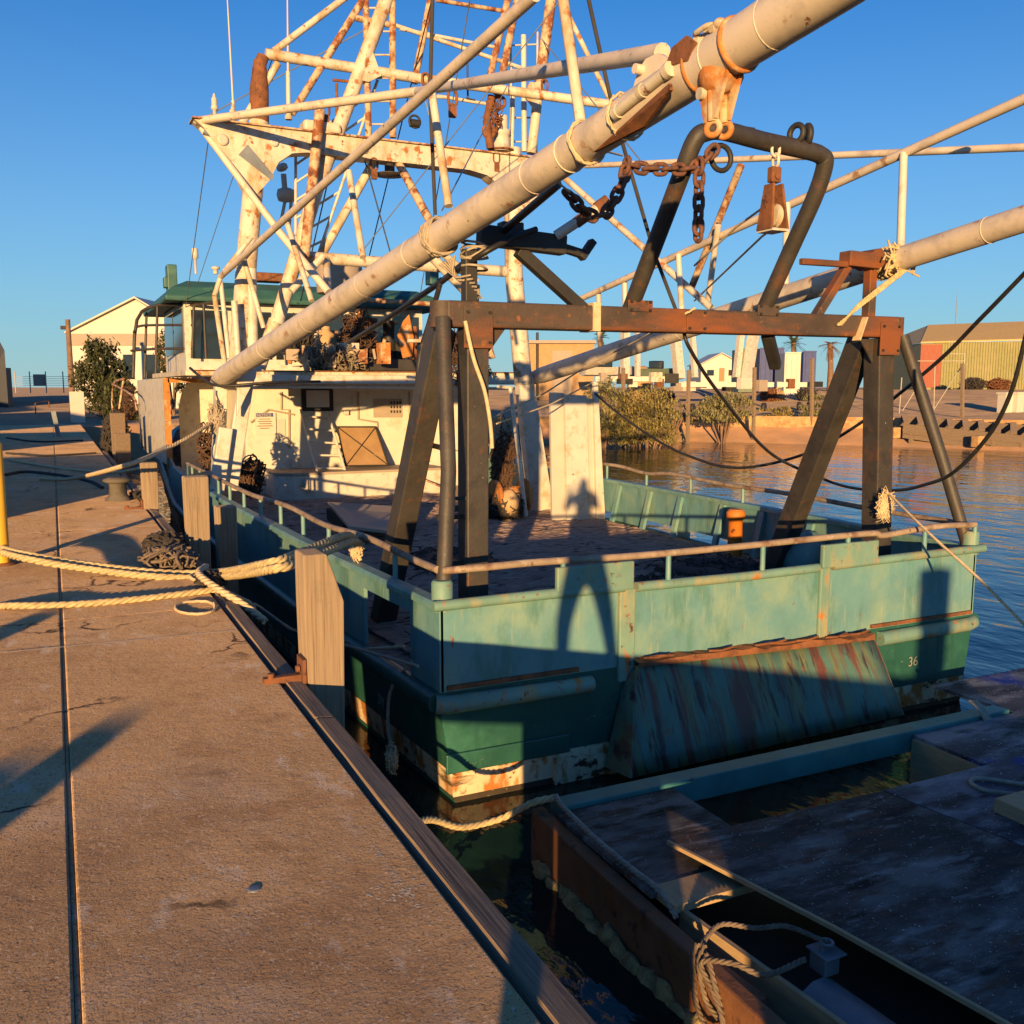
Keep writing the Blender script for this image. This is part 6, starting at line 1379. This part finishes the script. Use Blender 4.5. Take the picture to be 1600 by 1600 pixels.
# containers
def container(x0, x1, ytop, ybot, d, mat, label, back_len=3):
    a = PD(x0, ybot, d); b = PD(x1, ybot, d); z1 = PD(0, ytop, d).z; z0 = min(a.z, ground_at(a) + .05); dr_ = (b - a).normalized(); back = V(-dr_.y, dr_.x, 0); back = back if back.dot(FW) > 0 else -back
    t = empty('shipping_container', (a.x, a.y, z0), label, 'container'); mb = MB(); mb.prism([V(a.x, a.y, z0), V(b.x, b.y, z0), V(b.x, b.y, z1), V(a.x, a.y, z1)], back * back_len)
    L = (b - a).length; k = int(L / .45)
    for i in range(k): q = a.lerp(b, (i + .5) / k); mb.box(V(q.x, q.y, (z0 + z1) / 2) - back * .03, (.2, .07, z1 - z0 - .3), rz=math.atan2(dr_.y, dr_.x))
    mb.build('body', mat, t)
    mb = MB(); mb.beam(V(a.x, a.y, z1 + .03) - back * .06, V(b.x, b.y, z1 + .03) - back * .06, .1, .12); mb.build('top_rail', mat, t)
container(1154, 1185, 546, 592, 90, m_contg, 'faded green shipping container left of the blue one'); container(1186, 1224, 545, 592, 88, m_cont, 'scuffed blue shipping container behind the cradle mast'); container(1225, 1250, 552, 596, 84, m_cream, 'cream storage tank house between the blue containers'); container(1254, 1274, 550, 594, 92, m_cont, 'narrow dark blue shipping container with a pale door frame')
# boat cradle: low cream trailer frame with tall white towers
def cradle(x0, x1, y, d, towers, label):
    a = PD(x0, y, d); b = PD(x1, y, d); t = empty('boat_cradle', ((a.x + b.x) / 2, (a.y + b.y) / 2, ground_at(a)), label, 'cradle')
    mb = MB(); mb.beam(V(a.x, a.y, a.z), V(b.x, b.y, b.z), .4, .34); mb.build('frame', m_cream, t)
    rr = random.Random(x0)
    for k in range(9):
        q = a.lerp(b, (k + rr.random() * .8) / 9); mb = MB(); h_ = rr.uniform(.25, .8); mb.box(q + V(0, rr.uniform(-.6, .4), -.1 + rr.uniform(-.25, .3)), (rr.uniform(.3, 1.1), .4, h_), rz=rr.uniform(-.5, .2)); mb.build('bearer', (m_creamd, m_mast, m_rust, m_dark, m_cream)[k % 5], t)
    for k in range(4):
        q = a.lerp(b, (k + .4) / 4); mb = MB(); g = ground_at(q); mb.lathe(V(q.x, q.y, g + .3) + V(.25, -.3, 0), [(.1, 0), (.32, .02), (.32, .24), (.1, .26)], axis=(.5, -.86, 0), n=14); mb.build('wheel', m_black, t)
    for (xa, ya, xb, yb, w) in towers:
        mb = MB(); mb.beam(PD(xa, ya, d + .6), PD(xb, yb, d + .6), w, w); mb.build('tower', m_white, t)
    return t
cradle(930, 1055, 592, 66, ((976, 598, 977, 512, .5), (996, 588, 996, 520, .3)), 'cream boat cradle trailer nearest the large olive bush')
cradle(1050, 1272, 601, 68, ((1062, 592, 1052, 500, .6), (1086, 590, 1080, 500, .35), (1166, 596, 1184, 480, .6), (1150, 590, 1160, 500, .4)), 'long cream boat cradle trailer with tall white towers')
p = PD(1000, 592, 74); mb = MB(); z = ground_at(p); mb.lathe(V(p.x, p.y, z), [(1.0, 0), (1.0, 1.2), (1.0, 2.9), (.3, 3.1)], n=20); mb.build('water_tank', m_tan, None, 'round tan tank behind the cream boat cradle', 'tank')
rg = random.Random(21)
for k, (x, y, s, m_, lab) in enumerate(((1205, 588, .9, m_rust, 'rusty scrap pile in front of the blue container'), (1215, 592, .6, m_wood, 'small wooden crate pile beside the rusty scrap'), (1262, 600, .8, m_net, 'dark scrap pile on the long boat cradle'), (1040, 594, .8, m_net, 'dark scrap heap between the two boat cradles'), (1520, 595, 1.2, m_net, 'low scrap heap before the olive shed wall'), (1560, 596, 1.2, m_rust, 'rusty scrap heap before the olive shed at the right'))):
    mb = MB(); p = PD(x, y, 78 if x < 1400 else 92); tangle(mb, V(p.x, p.y, ground_at(p) + .5), (s, s, .6), 30, .07, step=.3, rnd=rg); mb.build('scrap_heap', m_, None, lab, 'scrap')
t = empty('chain_gate', tuple(gp(1480, 58)), 'pale wire mesh gate standing at the edge of the yard', 'gate')
for (xa, ya, xb, yb, r) in ((1505, 640, 1507, 552, .05), (1459, 638, 1461, 565, .035), (1434, 564, 1508, 564, .03), (1484, 553, 1508, 553, .03), (1459, 640, 1505, 568, .03), (1405, 646, 1409, 590, .035), (1410, 642, 1436, 600, .03)):
    mb = MB(); mb.cyl(PD(xa, ya, 58), PD(xb, yb, 58), r, 6); mb.build('frame_bar', m_fence, t)
for i, (x, y0, y1, d, lab) in enumerate(((974, 690, 575, 55, 'grey timber fence post beside the large olive bush'), (1076, 632, 578, 55, 'timber fence post at the left end of the long cradle'), (1179, 626, 574, 56, 'dark fence post in front of the white tower'), (1269, 640, 560, 57, 'dark fence post at the right end of the long cradle'), (1504, 641, 568, 57.5, 'dark fence post beside the wire mesh gate'))):
    mb = MB(); a = PD(x, y0, d); b = PD(x, y1, d); mb.beam(V(a.x, a.y, min(a.z, ground_at(a))), b, .17, .17); mb.build('fence_post', m_timbery, None, lab, 'post', 'fence posts along the yard')
for k, (x, d, lab) in enumerate(((1572, 62, 'left tan bollard block in the yard at the right edge'), (1590, 62, 'right tan bollard block in the yard at the right edge'))):
    a = gp(x, d); mb = MB(); mb.prism([a + V(-.35, -.3, -.1), a + V(.35, -.3, -.1), a + V(.35, .3, -.1), a + V(-.35, .3, -.1)], (0, 0, 1.3)); mb.box(a + V(0, 0, 1.25), (.85, .75, .12)); mb.build('block', m_cream, None, lab, 'block')
mb = MB(); a = gp(1487, 300); mb.cyl(a, V(a.x, a.y, PD(1487, 455, 300).z), .22, 6, .1); mb.build('radio_mast', m_steel, None, 'thin radio mast on the horizon left of the olive shed roof', 'mast')

for o in bpy.data.objects:
    if '_w' in o: del o['_w']
